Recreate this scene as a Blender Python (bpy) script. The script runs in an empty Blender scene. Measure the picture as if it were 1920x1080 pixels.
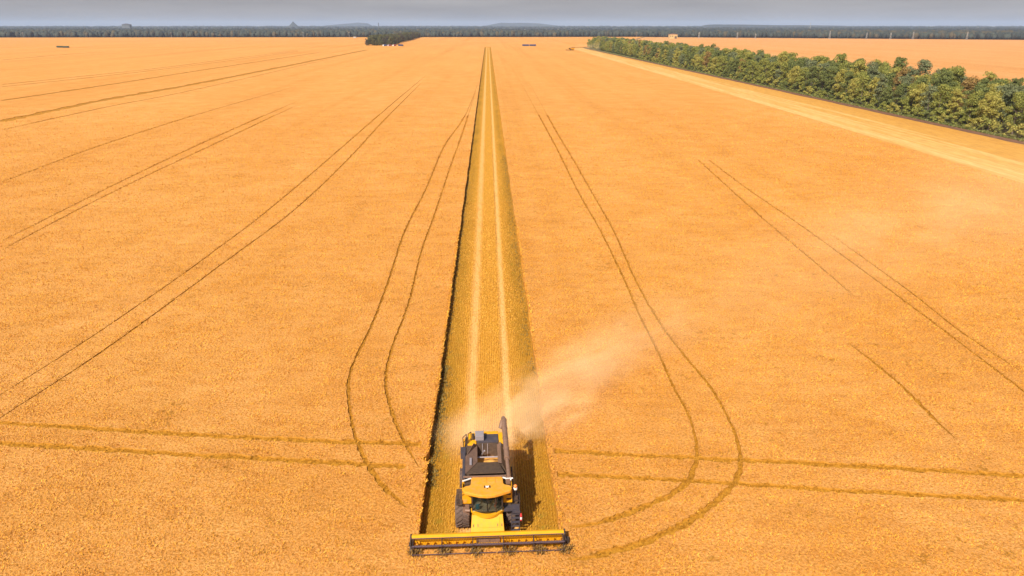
import bpy, bmesh, math, random
import numpy as np
from mathutils import Vector, Matrix
from mathutils.geometry import delaunay_2d_cdt
R = math.radians
sc = bpy.context.scene
# ------------------------------------------------------------------ camera
F_PX, CAM_H = 1350.0, 30.6                      # focal length in pixels of a 1920 frame; drone height
PITCH = math.atan(493 / F_PX)
YAW = math.atan(45.5 * math.cos(PITCH) / F_PX)
cam = bpy.data.objects.new('camera', bpy.data.cameras.new('camera'))
sc.collection.objects.link(cam)
cam.location = (0, 0, CAM_H)
cam.rotation_euler = (math.pi / 2 - PITCH, 0, -YAW)
cam.data.sensor_width = 36
cam.data.lens = F_PX / 1920 * 36
cam.data.clip_end = 60000
cam.data.clip_start = 0.5
sc.camera = cam
# ------------------------------------------------------------------ sun and sky
TO_SUN = Vector((-1.93, -3.4, 3.85)).normalized()
SUN_EL = math.asin(TO_SUN.z)
SUN_AZ = math.atan2(TO_SUN.x, TO_SUN.y)          # clockwise from +Y
sun = bpy.data.objects.new('sun', bpy.data.lights.new('sun', 'SUN'))
sc.collection.objects.link(sun)
sun.rotation_euler = TO_SUN.to_track_quat('Z', 'Y').to_euler()
sun.data.energy = 5.0
sun.data.angle = R(0.6)
sun.data.color = (1.0, 0.93, 0.82)
world = bpy.data.worlds.new("World"); sc.world = world; world.use_nodes = True
wn, wl = world.node_tree.nodes, world.node_tree.links
wn.clear()
sky = wn.new('ShaderNodeTexSky'); sky.sky_type = 'NISHITA'; sky.sun_disc = False
sky.sun_elevation = SUN_EL; sky.sun_rotation = SUN_AZ
sky.air_density = 1.0; sky.dust_density = 3.0; sky.altitude = 100
bg = wn.new('ShaderNodeBackground'); bg.inputs['Strength'].default_value = 0.06
out = wn.new('ShaderNodeOutputWorld')
tc = wn.new('ShaderNodeTexCoord'); mp = wn.new('ShaderNodeMapping'); mp.inputs['Scale'].default_value = (1, 1, 9)
nz = wn.new('ShaderNodeTexNoise'); nz.inputs['Scale'].default_value = 3.6; nz.inputs['Detail'].default_value = 5
rp = wn.new('ShaderNodeValToRGB'); rp.color_ramp.elements[0].position = .3; rp.color_ramp.elements[1].position = .75
rp.color_ramp.elements[0].color = (3.7, 3.5, 3.5, 1); rp.color_ramp.elements[1].color = (6.0, 5.75, 5.65, 1)
mx = wn.new('ShaderNodeMix'); mx.data_type = 'RGBA'; mx.inputs[0].default_value = 0.86
wl.new(tc.outputs['Generated'], mp.inputs['Vector']); wl.new(mp.outputs[0], nz.inputs['Vector'])
sxw = wn.new('ShaderNodeSeparateXYZ'); wl.new(tc.outputs['Generated'], sxw.inputs[0])
mr = wn.new('ShaderNodeMapRange'); mr.inputs['From Min'].default_value = .05; mr.inputs['From Max'].default_value = .40
mr.inputs['To Min'].default_value = .88; mr.inputs['To Max'].default_value = .12; wl.new(sxw.outputs['Z'], mr.inputs['Value']); wl.new(mr.outputs[0], mx.inputs[0])
wl.new(nz.outputs['Fac'], rp.inputs[0]); wl.new(sky.outputs[0], mx.inputs[6]); wl.new(rp.outputs[0], mx.inputs[7])
wl.new(mx.outputs[2], bg.inputs['Color']); wl.new(bg.outputs[0], out.inputs['Surface'])
sc.view_settings.view_transform = 'Standard'; sc.view_settings.look = 'None'
sc.view_settings.gamma = 1.0; sc.view_settings.exposure = 0.48
sc.cycles.use_denoising = True
sc.cycles.max_bounces = 6; sc.cycles.diffuse_bounces = 3; sc.cycles.volume_bounces = 3
sc.cycles.transparent_max_bounces = 12

rng = np.random.default_rng(7)
random.seed(11)
COL = sc.collection

# ------------------------------------------------------------------ helpers
def G(px, py, h=0.0):
    """point at height h that the photograph shows at pixel (px, py): used once, to read positions off"""
    x = (px - 960) / F_PX; y = -(py - 540) / F_PX
    cy, sy, cp, sp = math.cos(YAW), math.sin(YAW), math.cos(PITCH), math.sin(PITCH)
    d = (sy * cp + x * cy + y * sy * sp, cy * cp - x * sy + y * cy * sp, -sp + y * cp)
    t = (h - CAM_H) / d[2]
    return (d[0] * t, d[1] * t)

def tag(o, label=None, cat=None, group=None, kind=None):
    if label: o['label'] = label
    if cat: o['category'] = cat
    if group: o['group'] = group
    if kind: o['kind'] = kind
    return o

def empty(name, loc=(0, 0, 0), rz=0.0):
    o = bpy.data.objects.new(name, None); COL.objects.link(o)
    o.location = loc; o.rotation_euler = (0, 0, rz); o.empty_display_size = .5
    return o

def link_mesh(name, me, parent=None):
    o = bpy.data.objects.new(name, me); COL.objects.link(o)
    if parent is not None: o.parent = parent
    return o

def children(o): return [c for c in bpy.data.objects if c.parent == o]

def copy_tree(o, parent=None):
    kids = children(o)
    c = o.copy(); COL.objects.link(c)
    if parent is not None: c.parent = parent
    for k in kids: copy_tree(k, c)
    return c

def np_mesh(name, verts, faces, mats, mat_idx=None, smooth=False):
    """faces: (n,k) int array"""
    me = bpy.data.meshes.new(name)
    n, k = faces.shape
    me.vertices.add(len(verts)); me.vertices.foreach_set('co', np.asarray(verts, np.float32).ravel())
    me.loops.add(n * k); me.loops.foreach_set('vertex_index', faces.astype(np.int32).ravel())
    me.polygons.add(n); me.polygons.foreach_set('loop_start', np.arange(0, n * k, k, dtype=np.int32))
    me.polygons.foreach_set('loop_total', np.full(n, k, np.int32))
    for m in mats: me.materials.append(m)
    if mat_idx is not None: me.polygons.foreach_set('material_index', np.asarray(mat_idx, np.int32))
    me.update(calc_edges=True)
    if smooth: me.polygons.foreach_set('use_smooth', np.ones(n, bool))
    return me

def flat(name, pts, z, m, kind='structure'):
    me = bpy.data.meshes.new(name)
    me.from_pydata([(x, y, z) for x, y in pts], [], [list(range(len(pts)))])
    me.materials.append(m)
    if me.polygons[0].normal.z < 0: me.flip_normals()
    o = link_mesh(name, me); o['kind'] = kind
    return o

class MB:
    """collects shapes into one mesh"""
    def __init__(s): s.bm = bmesh.new()
    def hexa(s, p):
        v = [s.bm.verts.new(q) for q in p]
        for f in ((0, 3, 2, 1), (4, 5, 6, 7), (0, 1, 5, 4), (1, 2, 6, 5), (2, 3, 7, 6), (3, 0, 4, 7)):
            s.bm.faces.new([v[i] for i in f])
        return s
    def box(s, x0, x1, y0, y1, z0, z1):
        return s.hexa([(x0, y0, z0), (x1, y0, z0), (x1, y1, z0), (x0, y1, z0), (x0, y0, z1), (x1, y0, z1), (x1, y1, z1), (x0, y1, z1)])
    def obox(s, c, size, rot):
        a, b, d = (q / 2 for q in size)
        P = [(-a, -b, -d), (a, -b, -d), (a, b, -d), (-a, b, -d), (-a, -b, d), (a, -b, d), (a, b, d), (-a, b, d)]
        return s.hexa([Vector(c) + rot @ Vector(q) for q in P])
    def cyl(s, p0, p1, r0, r1=None, n=12, caps=True):
        r1 = r0 if r1 is None else r1
        p0, p1 = Vector(p0), Vector(p1); d = (p1 - p0).normalized()
        a = d.orthogonal().normalized(); b = d.cross(a)
        A = [s.bm.verts.new(p0 + (a * math.cos(t) + b * math.sin(t)) * r0) for t in [2 * math.pi * i / n for i in range(n)]]
        B = [s.bm.verts.new(p1 + (a * math.cos(t) + b * math.sin(t)) * r1) for t in [2 * math.pi * i / n for i in range(n)]]
        for i in range(n): s.bm.faces.new((A[i], A[(i + 1) % n], B[(i + 1) % n], B[i]))
        if caps:
            s.bm.faces.new(A[::-1]); s.bm.faces.new(B)
        return s
    def tube(s, pts, r, n=8):
        for a, b in zip(pts[:-1], pts[1:]): s.cyl(a, b, r, r, n)
        return s
    def prism(s, pts, ax, lo, hi):
        """polygon pts (2d) extruded along axis ax ('x','y','z')"""
        def mk(p, t):
            return {'x': (t, p[0], p[1]), 'y': (p[0], t, p[1]), 'z': (p[0], p[1], t)}[ax]
        A = [s.bm.verts.new(mk(p, lo)) for p in pts]; B = [s.bm.verts.new(mk(p, hi)) for p in pts]
        n = len(pts)
        for i in range(n): s.bm.faces.new((A[i], A[(i + 1) % n], B[(i + 1) % n], B[i]))
        s.bm.faces.new(A[::-1]); s.bm.faces.new(B)
        return s
    def sheet(s, quad, t):
        """quad of 3d points given thickness t"""
        q = [Vector(p) for p in quad]; n = (q[1] - q[0]).cross(q[2] - q[0]).normalized() * t
        return s.hexa(q + [p + n for p in q])
    def lathe(s, prof, c, n=32, ax='x'):
        """prof: list of (axial, radius)"""
        rings = []
        for a, r in prof:
            ring = []
            for i in range(n):
                t = 2 * math.pi * i / n
                ring.append(s.bm.verts.new((c[0] + a, c[1] + r * math.cos(t), c[2] + r * math.sin(t))))
            rings.append(ring)
        for A, B in zip(rings[:-1], rings[1:]):
            for i in range(n): s.bm.faces.new((A[i], A[(i + 1) % n], B[(i + 1) % n], B[i]))
        s.bm.faces.new(rings[0][::-1]); s.bm.faces.new(rings[-1])
        return s
    def build(s, name, m, parent=None, bevel=0.0, smooth=False):
        bmesh.ops.recalc_face_normals(s.bm, faces=s.bm.faces)
        if bevel:
            es = [e for e in s.bm.edges if len(e.link_faces) == 2 and e.calc_face_angle(0) > .5]
            bmesh.ops.bevel(s.bm, geom=es, offset=bevel, segments=2, profile=.6, affect='EDGES', clamp_overlap=True)
        me = bpy.data.meshes.new(name); s.bm.to_mesh(me); s.bm.free()
        me.materials.append(m)
        if smooth:
            me.polygons.foreach_set('use_smooth', np.ones(len(me.polygons), bool))
            try: me.set_sharp_from_angle(angle=R(40))
            except Exception: pass
        return link_mesh(name, me, parent)

# ------------------------------------------------------------------ materials
def node_mat(name):
    m = bpy.data.materials.new(name); m.use_nodes = True
    nt = m.node_tree; return m, nt.nodes, nt.links, nt.nodes['Principled BSDF']

def coords(n, l, scale=(1, 1, 1)):
    t = n.new('ShaderNodeTexCoord'); p = n.new('ShaderNodeMapping'); p.inputs['Scale'].default_value = scale
    l.new(t.outputs['Object'], p.inputs['Vector']); return p.outputs[0]

def noise(n, l, vec, scale, detail=3, rough=.55, dist=0):
    t = n.new('ShaderNodeTexNoise'); t.inputs['Scale'].default_value = scale
    t.inputs['Detail'].default_value = detail; t.inputs['Roughness'].default_value = rough; t.inputs['Distortion'].default_value = dist
    l.new(vec, t.inputs['Vector']); return t.outputs['Fac']

def ramp(n, l, fac, stops):
    t = n.new('ShaderNodeValToRGB'); e = t.color_ramp.elements
    while len(e) < len(stops): e.new(.5)
    for q, (p, c) in zip(e, stops): q.position = p; q.color = (*c, 1) if len(c) == 3 else c
    if fac is not None: l.new(fac, t.inputs[0])
    return t.outputs[0]

def mixc(n, l, fac, a, b, mode='MIX'):
    t = n.new('ShaderNodeMix'); t.data_type = 'RGBA'; t.blend_type = mode
    for s, v in ((0, fac), (6, a), (7, b)):
        if isinstance(v, (int, float)): t.inputs[s].default_value = v
        elif isinstance(v, tuple): t.inputs[s].default_value = (*v, 1)
        else: l.new(v, t.inputs[s])
    return t.outputs[2]

def mathn(n, l, op, a, b=None, clamp=False):
    t = n.new('ShaderNodeMath'); t.operation = op; t.use_clamp = clamp
    for i, v in enumerate((a, b)):
        if v is None: continue
        if isinstance(v, (int, float)): t.inputs[i].default_value = v
        else: l.new(v, t.inputs[i])
    return t.outputs[0]

def bump(n, l, bsdf, h, strength, dist):
    t = n.new('ShaderNodeBump'); t.inputs['Strength'].default_value = strength; t.inputs['Distance'].default_value = dist
    l.new(h, t.inputs['Height']); l.new(t.outputs[0], bsdf.inputs['Normal'])

def simple(name, col, rough=.5, metal=0.0, var=.12, scale=3.0, dirt=None, alpha=None, coat=0):
    """painted / bare surface with slight unevenness and dust"""
    m, n, l, b = node_mat(name)
    v = coords(n, l); f = noise(n, l, v, scale, 5, .6)
    lo = tuple(c * (1 - var) for c in col); hi = tuple(min(1, c * (1 + var)) for c in col)
    c = ramp(n, l, f, [(.3, lo), (.7, hi)])
    if dirt:
        g = noise(n, l, v, scale * 2.3, 6, .7)
        c = mixc(n, l, mathn(n, l, 'MULTIPLY', ramp(n, l, g, [(.42, (0, 0, 0)), (.72, (1, 1, 1))]), dirt[1]), c, dirt[0])
    l.new(c, b.inputs['Base Color'])
    b.inputs['Roughness'].default_value = rough; b.inputs['Metallic'].default_value = metal
    if coat: b.inputs['Coat Weight'].default_value = coat
    if alpha is not None: b.inputs['Alpha'].default_value = alpha
    return m

W_LO, W_MID, W_HI = (.48, .21, .035), (.70, .318, .070), (.88, .48, .155)
def wheat_material(name, kind='top', tint=(1, 1, 1)):
    m, n, l, b = node_mat(name)
    v = coords(n, l)
    fine = noise(n, l, v, 5.5, 4, .75)
    if kind == 'top':
        c = ramp(n, l, fine, [(.26, (.34, .14, .010)), (.37, W_LO), (.48, W_MID), (.68, W_HI)])
        vs = coords(n, l, (.55, 1.6, 1)); mid = noise(n, l, vs, .55, 5, .6)
        c = mixc(n, l, 1.0, c, ramp(n, l, mid, [(.3, (.86, .81, .72)), (.6, (1, 1, 1))]), 'MULTIPLY')
        big = noise(n, l, coords(n, l, (1, .35, 1)), .018, 5, .6)
        c = mixc(n, l, 1.0, c, ramp(n, l, big, [(.35, (.95, .90, .82)), (.62, (1, 1, 1))]), 'MULTIPLY')
        bd = noise(n, l, coords(n, l, (1, .012, 1)), .055, 5, .7)            # drilling passes, faintly different
        c = mixc(n, l, 1.0, c, ramp(n, l, bd, [(.34, (.90, .86, .74)), (.48, (1, 1, 1)), (.7, (1.03, 1.05, 1.15))]), 'MULTIPLY')
        sp = noise(n, l, coords(n, l, (.25, 1.5, 1)), 1.4, 4, .7)         # thin lodged patches, wind streaks
        c = mixc(n, l, ramp(n, l, sp, [(.60, (0, 0, 0)), (.80, (.3, .3, .3))]), c, (.46, .20, .03))
        bump(n, l, b, fine, .8, .25)
    elif kind == 'ears':
        k = noise(n, l, v, 9.0, 2, .6)
        c = ramp(n, l, k, [(.28, (.50, .22, .016)), (.45, (.72, .335, .038)), (.72, (.92, .53, .095))])
        cl = noise(n, l, coords(n, l, (1, 1, .3)), 1.9, 4, .65)
        c = mixc(n, l, 1.0, c, ramp(n, l, cl, [(.36, (.70, .62, .50)), (.48, (1, 1, 1))]), 'MULTIPLY')
        mid = noise(n, l, v, .55, 5, .6)
        c = mixc(n, l, 1.0, c, ramp(n, l, mid, [(.3, (.82, .76, .66)), (.6, (1, 1, 1))]), 'MULTIPLY')
        sp = noise(n, l, coords(n, l, (.25, 1.5, 1)), 1.4, 4, .7)
        c = mixc(n, l, ramp(n, l, sp, [(.60, (0, 0, 0)), (.78, (.5, .5, .5))]), c, (.42, .18, .026))
    else:                                                               # crushed or standing stalks
        st = noise(n, l, coords(n, l, (9, 9, 1.2)), 2.0, 3, .7)
        c = ramp(n, l, st, [(.3, (.36, .16, .016)), (.7, (.58, .29, .05))])
        if kind == 'crushed':
            c = ramp(n, l, noise(n, l, v, 4, 4, .7), [(.35, (.25, .10, .006)), (.65, (.52, .24, .025))])
    if kind in ('top', 'ears'):                                         # small thin spots in loose clusters
        s1 = noise(n, l, v, 1.5, 5, .75); s2 = noise(n, l, v, .16, 4, .6)
        sf = mathn(n, l, 'ADD', s1, mathn(n, l, 'MULTIPLY', mathn(n, l, 'SUBTRACT', s2, .5), .45))
        c = mixc(n, l, ramp(n, l, sf, [(.60, (0, 0, 0)), (.70, (.75, .75, .75))]), c, (.34, .15, .012))
        lt = noise(n, l, v, .11, 4, .6)
        c = mixc(n, l, 1.0, c, ramp(n, l, lt, [(.36, (.95, .92, .84)), (.62, (1.02, 1.03, 1.12))]), 'MULTIPLY')
    if tint != (1, 1, 1): c = mixc(n, l, 1.0, c, tint, 'MULTIPLY')
    l.new(c, b.inputs['Base Color']); b.inputs['Roughness'].default_value = .75
    b.inputs['Specular IOR Level'].default_value = .15
    return m

M_TOP = wheat_material('wheat_top'); M_EAR = wheat_material('wheat_ears', 'ears')
M_STALK = wheat_material('wheat_stalks', 'stalk'); M_CRUSH = wheat_material('crushed_wheat', 'crushed')
M_YEL = simple('yellow_paint', (.68, .315, .002), .5, 0, .1, 2.0, ((.55, .27, .05), .5))
M_YEL.node_tree.nodes['Principled BSDF'].inputs['Specular IOR Level'].default_value = .3
M_YELROOF = simple('dusty_yellow_paint', (.66, .28, .008), .6, 0, .1, 2.0, ((.58, .30, .09), .8))
M_BLACK = simple('black_metal', (.035, .028, .030), .5, .2, .25, 4, ((.22, .13, .07), .5))
M_SLATE = simple('slate_metal', (.055, .048, .062), .5, .1, .2, 2, ((.2, .13, .08), .3))
M_BROWN = simple('dusty_brown_metal', (.20, .115, .08), .6, .1, .2, 3, ((.34, .20, .11), .5))
M_DARKB = simple('dark_brown_metal', (.075, .045, .028), .6, .1, .25, 3, ((.20, .12, .055), .5))
M_TANKIN = simple('tank_inner_metal', (.10, .065, .045), .6, .2, .3, 5)
M_GREY = simple('light_grey_metal', (.34, .30, .33), .45, .3, .1, 4, ((.5, .36, .25), .4))
M_WHITE = simple('white_paint', (.8, .77, .74), .4, 0, .06, 4)
M_RUB = simple('rubber', (.075, .05, .042), .85, 0, .25, 6, ((.26, .15, .09), .6))
M_GLASS = simple('cab_glass', (.02, .026, .022), .06, 0, .1, 3, None, .38)
M_GRAIN = simple('grain', (.75, .36, .07), .8, 0, .3, 25)
M_SEAT = simple('seat_cloth', (.09, .07, .05), .8)
M_CREAM = simple('pale_plastic', (.45, .40, .25), .6)
M_CYAN = simple('blue_fabric', (.05, .28, .36), .6)
M_RED = simple('red_paint', (.62, .05, .05), .4)
M_AMBER = simple('amber_plastic', (.75, .22, .04), .3)
M_CHROME = simple('chrome', (.8, .8, .8), .15, 1.0)
M_TINE = simple('reel_steel', (.11, .075, .10), .45, .5, .2, 8, ((.4, .26, .2), .3))

# ------------------------------------------------------------------ ground and fields
m, n, l, b = node_mat('open_ground')
v = coords(n, l); f1 = noise(n, l, coords(n, l, (.35, 1, 1)), .0016, 3, .5)
c = ramp(n, l, f1, [(.36, (.10, .12, .04)), (.46, (.34, .26, .12)), (.56, (.40, .30, .15)), (.66, (.12, .13, .05))])
c = mixc(n, l, 1.0, c, ramp(n, l, noise(n, l, v, .3, 5, .6), [(.3, (.8, .8, .8)), (.7, (1, 1, 1))]), 'MULTIPLY')
l.new(c, b.inputs['Base Color']); b.inputs['Roughness'].default_value = .9
flat('ground', [(-30000, -500), (30000, -500), (30000, 32000), (-30000, 32000)], -.3, m)

SW0, SW1 = -4.72, 4.15                                # the mown swath
Y_CUT = 35.75                                         # where the knife is now
# stubble under the standing crop and in the swath: drilled rows run along Y
m, n, l, b = node_mat('stubble')
v = coords(n, l); sx = n.new('ShaderNodeSeparateXYZ'); l.new(v, sx.inputs[0])
X = sx.outputs['X']
wob = noise(n, l, coords(n, l, (1, .15, 1)), 1.3, 3)
row = mathn(n, l, 'SINE', mathn(n, l, 'ADD', mathn(n, l, 'MULTIPLY', X, 2 * math.pi / .18), mathn(n, l, 'MULTIPLY', wob, 7.0)))
fine = noise(n, l, coords(n, l, (1, .35, 1)), 7, 4, .75)
h = mathn(n, l, 'ADD', mathn(n, l, 'MULTIPLY', row, .13), fine)
c = ramp(n, l, h, [(.25, (.25, .10, .006)), (.5, (.54, .245, .020)), (.8, (.76, .41, .06))])
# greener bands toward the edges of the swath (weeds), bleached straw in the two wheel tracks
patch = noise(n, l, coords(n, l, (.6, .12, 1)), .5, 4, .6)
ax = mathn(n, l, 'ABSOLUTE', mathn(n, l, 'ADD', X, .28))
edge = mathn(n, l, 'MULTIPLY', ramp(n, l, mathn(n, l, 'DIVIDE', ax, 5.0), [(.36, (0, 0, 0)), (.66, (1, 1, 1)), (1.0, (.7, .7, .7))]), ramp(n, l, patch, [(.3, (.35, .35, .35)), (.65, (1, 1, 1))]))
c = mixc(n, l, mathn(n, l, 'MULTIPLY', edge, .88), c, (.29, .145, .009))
gw = noise(n, l, v, .8, 4, .7)
c = mixc(n, l, mathn(n, l, 'MULTIPLY', mathn(n, l, 'MULTIPLY', edge, ramp(n, l, gw, [(.56, (0, 0, 0)), (.68, (1, 1, 1))])), .6), c, (.20, .18, .02))
def track(x0, w, soft):
    d = mathn(n, l, 'ABSOLUTE', mathn(n, l, 'ADD', mathn(n, l, 'SUBTRACT', X, x0), mathn(n, l, 'MULTIPLY', mathn(n, l, 'SUBTRACT', wob, .5), .35)))
    return ramp(n, l, d, [(w, (1, 1, 1)), (w + soft, (0, 0, 0))])
st = mathn(n, l, 'MULTIPLY', track(1.30, .12, .42), ramp(n, l, fine, [(.32, (.25, .25, .25)), (.6, (1, 1, 1))]))
c = mixc(n, l, mathn(n, l, 'MULTIPLY', st, .85), c, (.76, .45, .17))
st2 = mathn(n, l, 'MULTIPLY', track(-1.75, .22, .5), ramp(n, l, fine, [(.3, (.5, .5, .5)), (.6, (1, 1, 1))]))
c = mixc(n, l, mathn(n, l, 'MULTIPLY', st2, .7), c, (.76, .43, .16))
st3 = mathn(n, l, 'MULTIPLY', track(.92, .05, .06), ramp(n, l, patch, [(.4, (0, 0, 0)), (.6, (1, 1, 1))]))
c = mixc(n, l, mathn(n, l, 'MULTIPLY', st3, .7), c, (.30, .13, .03))
l.new(c, b.inputs['Base Color']); b.inputs['Roughness'].default_value = .85
b.inputs['Specular IOR Level'].default_value = .15
bump(n, l, b, h, .7, .08)
M_STUB = m
flat('stubble_field', [(-1700, -100), (136, -100), (148.6, 196), (137, 1075), (420, 2045), (64, 2023), (-1241, 1980), (-1700, 1965)], 0.0, M_STUB)

# ---- polylines of every track pressed into the crop: (points, half width, depth level)
def PX(pts, h=.85): return [G(*p, h) for p in pts]
TRACKS = [
 (PX([(898, 150), (875, 210), (835, 270), (800, 350), (760, 430), (730, 520), (700, 600), (662, 680), (653, 730), (662, 800), (680, 850), (716, 905), (765, 950)]), 0.230),
 (PX([(892, 170), (870, 240), (845, 310), (815, 400), (790, 470), (768, 560), (735, 650), (723, 710), (735, 770), (758, 825), (785, 872)]), 0.203),
 (PX([(975, 150), (1010, 215), (1040, 270), (1085, 360), (1120, 420), (1160, 500), (1200, 590), (1230, 650), (1262, 720), (1293, 780), (1307, 840), (1297, 885), (1265, 920), (1200, 950), (1130, 975), (1065, 985)]), 0.203),
 (PX([(990, 150), (1040, 240), (1070, 290), (1110, 360), (1150, 430), (1190, 520), (1235, 600), (1280, 660), (1330, 720), (1365, 780), (1387, 840), (1383, 890), (1350, 930), (1290, 975), (1200, 1015), (1110, 1040), (1062, 1045)]), 0.216),
 (PX([(-120, 784), (4, 790), (300, 808), (560, 822), (790, 830)]), 0.20),
 (PX([(-120, 822), (4, 828), (300, 846), (760, 872)]), 0.203),
 (PX([(1040, 842), (1200, 850), (1400, 860), (1650, 873), (1920, 888), (2060, 896)]), 0.2),
 (PX([(1045, 886), (1200, 893), (1420, 906), (1650, 920), (1920, 935), (2060, 944)]), 0.176),
 (PX([(-60, 780), (4, 735), (200, 610), (400, 470), (560, 345), (740, 190), (800, 140)]), 0.150),
 (PX([(-60, 822), (4, 778), (200, 650), (400, 505), (560, 385), (660, 290), (720, 225), (790, 155)]), 0.190),
 (PX([(1590, 640), (1640, 678), (1690, 720), (1750, 780), (1795, 822)]), 0.270),
 (PX([(1310, 300), (1410, 390), (1480, 450), (1540, 500), (1600, 552)]), 0.162),
 (PX([(1330, 300), (1400, 352), (1500, 420), (1600, 492), (1700, 565), (1800, 640), (1925, 735), (2000, 795)]), 0.203),
 (PX([(1560, 440), (1700, 540), (1800, 618), (1925, 700)]), 0.162),
 (PX([(4, 467), (120, 405), (250, 340), (400, 270), (560, 195)]), 0.176),
 (PX([(4, 450), (120, 392), (250, 328), (400, 258), (560, 188)]), 0.176),
 (PX([(4, 340), (200, 268), (400, 205), (560, 160)]), 0.189),
 (PX([(4, 243), (200, 200), (400, 160), (640, 105)]), 0.338),
 (PX([(4, 112), (180, 98), (330, 92)]), 1.0),
 (PX([(4, 89), (300, 88.5), (680, 87)]), 3.5),
 (PX([(4, 158), (150, 143), (300, 127), (450, 108), (560, 94)]), 0.700),
 (PX([(4, 162), (150, 147), (300, 130), (450, 111), (560, 96)]), 0.700),
 (PX([(4, 188), (200, 159), (400, 128), (600, 98)]), 1.20),
 (PX([(0, 227.5), (200, 186), (350, 160), (520, 127), (690, 93)]), 2.10),
]
def resample(pts, ds):
    P = np.array(pts, float); out = [P[0]]
    # Catmull-Rom through the points
    for i in range(len(P) - 1):
        p0 = P[max(i - 1, 0)]; p1 = P[i]; p2 = P[i + 1]; p3 = P[min(i + 2, len(P) - 1)]
        L = np.linalg.norm(p2 - p1); dist = math.hypot(*((p1 + p2) / 2))
        k = max(2, min(60, int(L / max(ds, dist * .008))))
        for j in range(1, k + 1):
            t = j / k
            out.append(.5 * ((2 * p1) + (p2 - p0) * t + (2 * p0 - 5 * p1 + 4 * p2 - p3) * t * t + (3 * p1 - p0 - 3 * p2 + p3) * t ** 3))
    return np.array(out)
def ribbon(C, w, jit):
    T = np.gradient(C, axis=0); T /= np.linalg.norm(T, axis=1)[:, None]; N = np.stack([-T[:, 1], T[:, 0]], 1)
    k = len(C); dist = np.linalg.norm(C, axis=1)
    nr = np.clip((260 - np.abs(C[:, 1])) / 120, 0, 1) * (w < .4); w = w * (1 - .45 * nr + 1.0 * nr * np.abs(T[:, 0]) ** 1.5); W0 = float(w[0])
    a = w * (1 + jit * rng.uniform(-1, 1, k)) * (1 + .12 * np.sin(dist * .7 + rng.uniform(0, 6)))
    c_ = w * (1 + jit * rng.uniform(-1, 1, k))
    s_ = np.concatenate([[0], np.cumsum(np.linalg.norm(np.diff(C, axis=0), axis=1))])
    tp = np.clip(np.minimum(s_ / (.04 * s_[-1] + 3.5), (s_[-1] - s_) / (.30 * s_[-1])), 0, 1) ** .6 if W0 < .4 else np.ones(k)
    tp = np.maximum(tp, .06); tp2 = tp if C[-1][1] > C[0][1] else tp[::-1]
    if abs(C[-1][1] - C[0][1]) < 14 or W0 >= .9: tp2 = np.ones(k)
    a, c_ = a * tp2, c_ * tp2
    return np.vstack([C + N * a[:, None], (C - N * c_[:, None])[::-1]])
CENTRES = []
polys = [np.array([(-1700, -100), (107, -100), (107.5, 139), (109.8, 256), (113.2, 1003), (114, 1062), (136, 1085), (330, 1700), (420, 2045), (64, 2023), (-1241, 1980), (-1700, 1965)], float)]
# the swath: ragged where the crop was cut
def ragged(x, y0, y1, side):
    ys = [y0]
    while ys[-1] < y1: ys.append(ys[-1] + max(.35, ys[-1] * .007) * random.uniform(.6, 1.4))
    ys[-1] = y1
    return [(x + side * 0 + random.uniform(-.04, .04) + .04 * math.sin(y * .35), y) for y in ys]
left = [p for p in ragged(SW0, Y_CUT, 1105, -1)]
left = [((x - .75 * (46.2 - y) / 1.0 if 45.3 < y < 46.2 else x) if y < 300 else x, y) for x, y in left]
right = ragged(SW1, Y_CUT, 1105, 1)
polys.append(np.array([(x, y) for x, y in left] + [(x, y) for x, y in right[::-1]]))
for pts, w in TRACKS:
    C = resample(pts, .30); CENTRES.append((C, w)); polys.append(ribbon(C, w, .45))
vs, fs, off = [], [], 0
for P in polys:
    vs += [Vector((float(a), float(b_))) for a, b_ in P]; fs.append(list(range(off, off + len(P)))); off += len(P)
ov, oe, of, _, _, oid = delaunay_2d_cdt(vs, [], fs, 1, 1e-4, True)
TOPZ, FLOORZ = .72, .60
def inside(P, x, y):
    r = np.zeros(len(x), bool)
    for (x0, y0), (x1, y1) in zip(P, np.roll(P, -1, 0)):
        if y0 == y1: continue
        r ^= ((y0 > y) != (y1 > y)) & (x < (x1 - x0) * (y - y0) / (y1 - y0) + x0)
    return r
cen = np.array([[sum(ov[i][0] for i in f) / len(f), sum(ov[i][1] for i in f) / len(f)] for f in of])
in_field, in_swt = inside(polys[0], cen[:, 0], cen[:, 1]), inside(polys[1], cen[:, 0], cen[:, 1])
in_trk = np.zeros(len(cen), bool)
for P in polys[2:]: in_trk |= inside(P, cen[:, 0], cen[:, 1])
level = [None if (w_ or not f_) else ('f' if t_ else 't') for f_, w_, t_ in zip(in_field, in_swt, in_trk)]
V, FACES, MI = [], [], []
vid = {}
def gv(i, z):
    k = (i, z)
    if k not in vid: vid[k] = len(V); V.append((ov[i][0], ov[i][1], z))
    return vid[k]
ed = {}
for f, lv in zip(of, level):
    zl = {'t': TOPZ, 'f': FLOORZ, None: -.05}[lv]
    if lv: FACES.append([gv(i, zl) for i in f]); MI.append(0 if lv == 't' else 1)
    for a, b_ in zip(f, list(f[1:]) + [f[0]]): ed.setdefault((min(a, b_), max(a, b_)), []).append((zl, a, b_))
for k, lst in ed.items():
    zs = [q[0] for q in lst] + ([-.05] if len(lst) == 1 else [])
    if max(zs) - min(zs) > .01:
        hi, lo = max(zs), min(zs); a, b_ = next((q[1], q[2]) for q in lst if q[0] == hi)
        FACES.append([gv(b_, hi), gv(a, hi), gv(a, lo), gv(b_, lo)]); MI.append(2)
me = bpy.data.meshes.new('wheat_field'); me.from_pydata(V, [], FACES)
for q in (M_TOP, M_CRUSH, M_STALK): me.materials.append(q)
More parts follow.
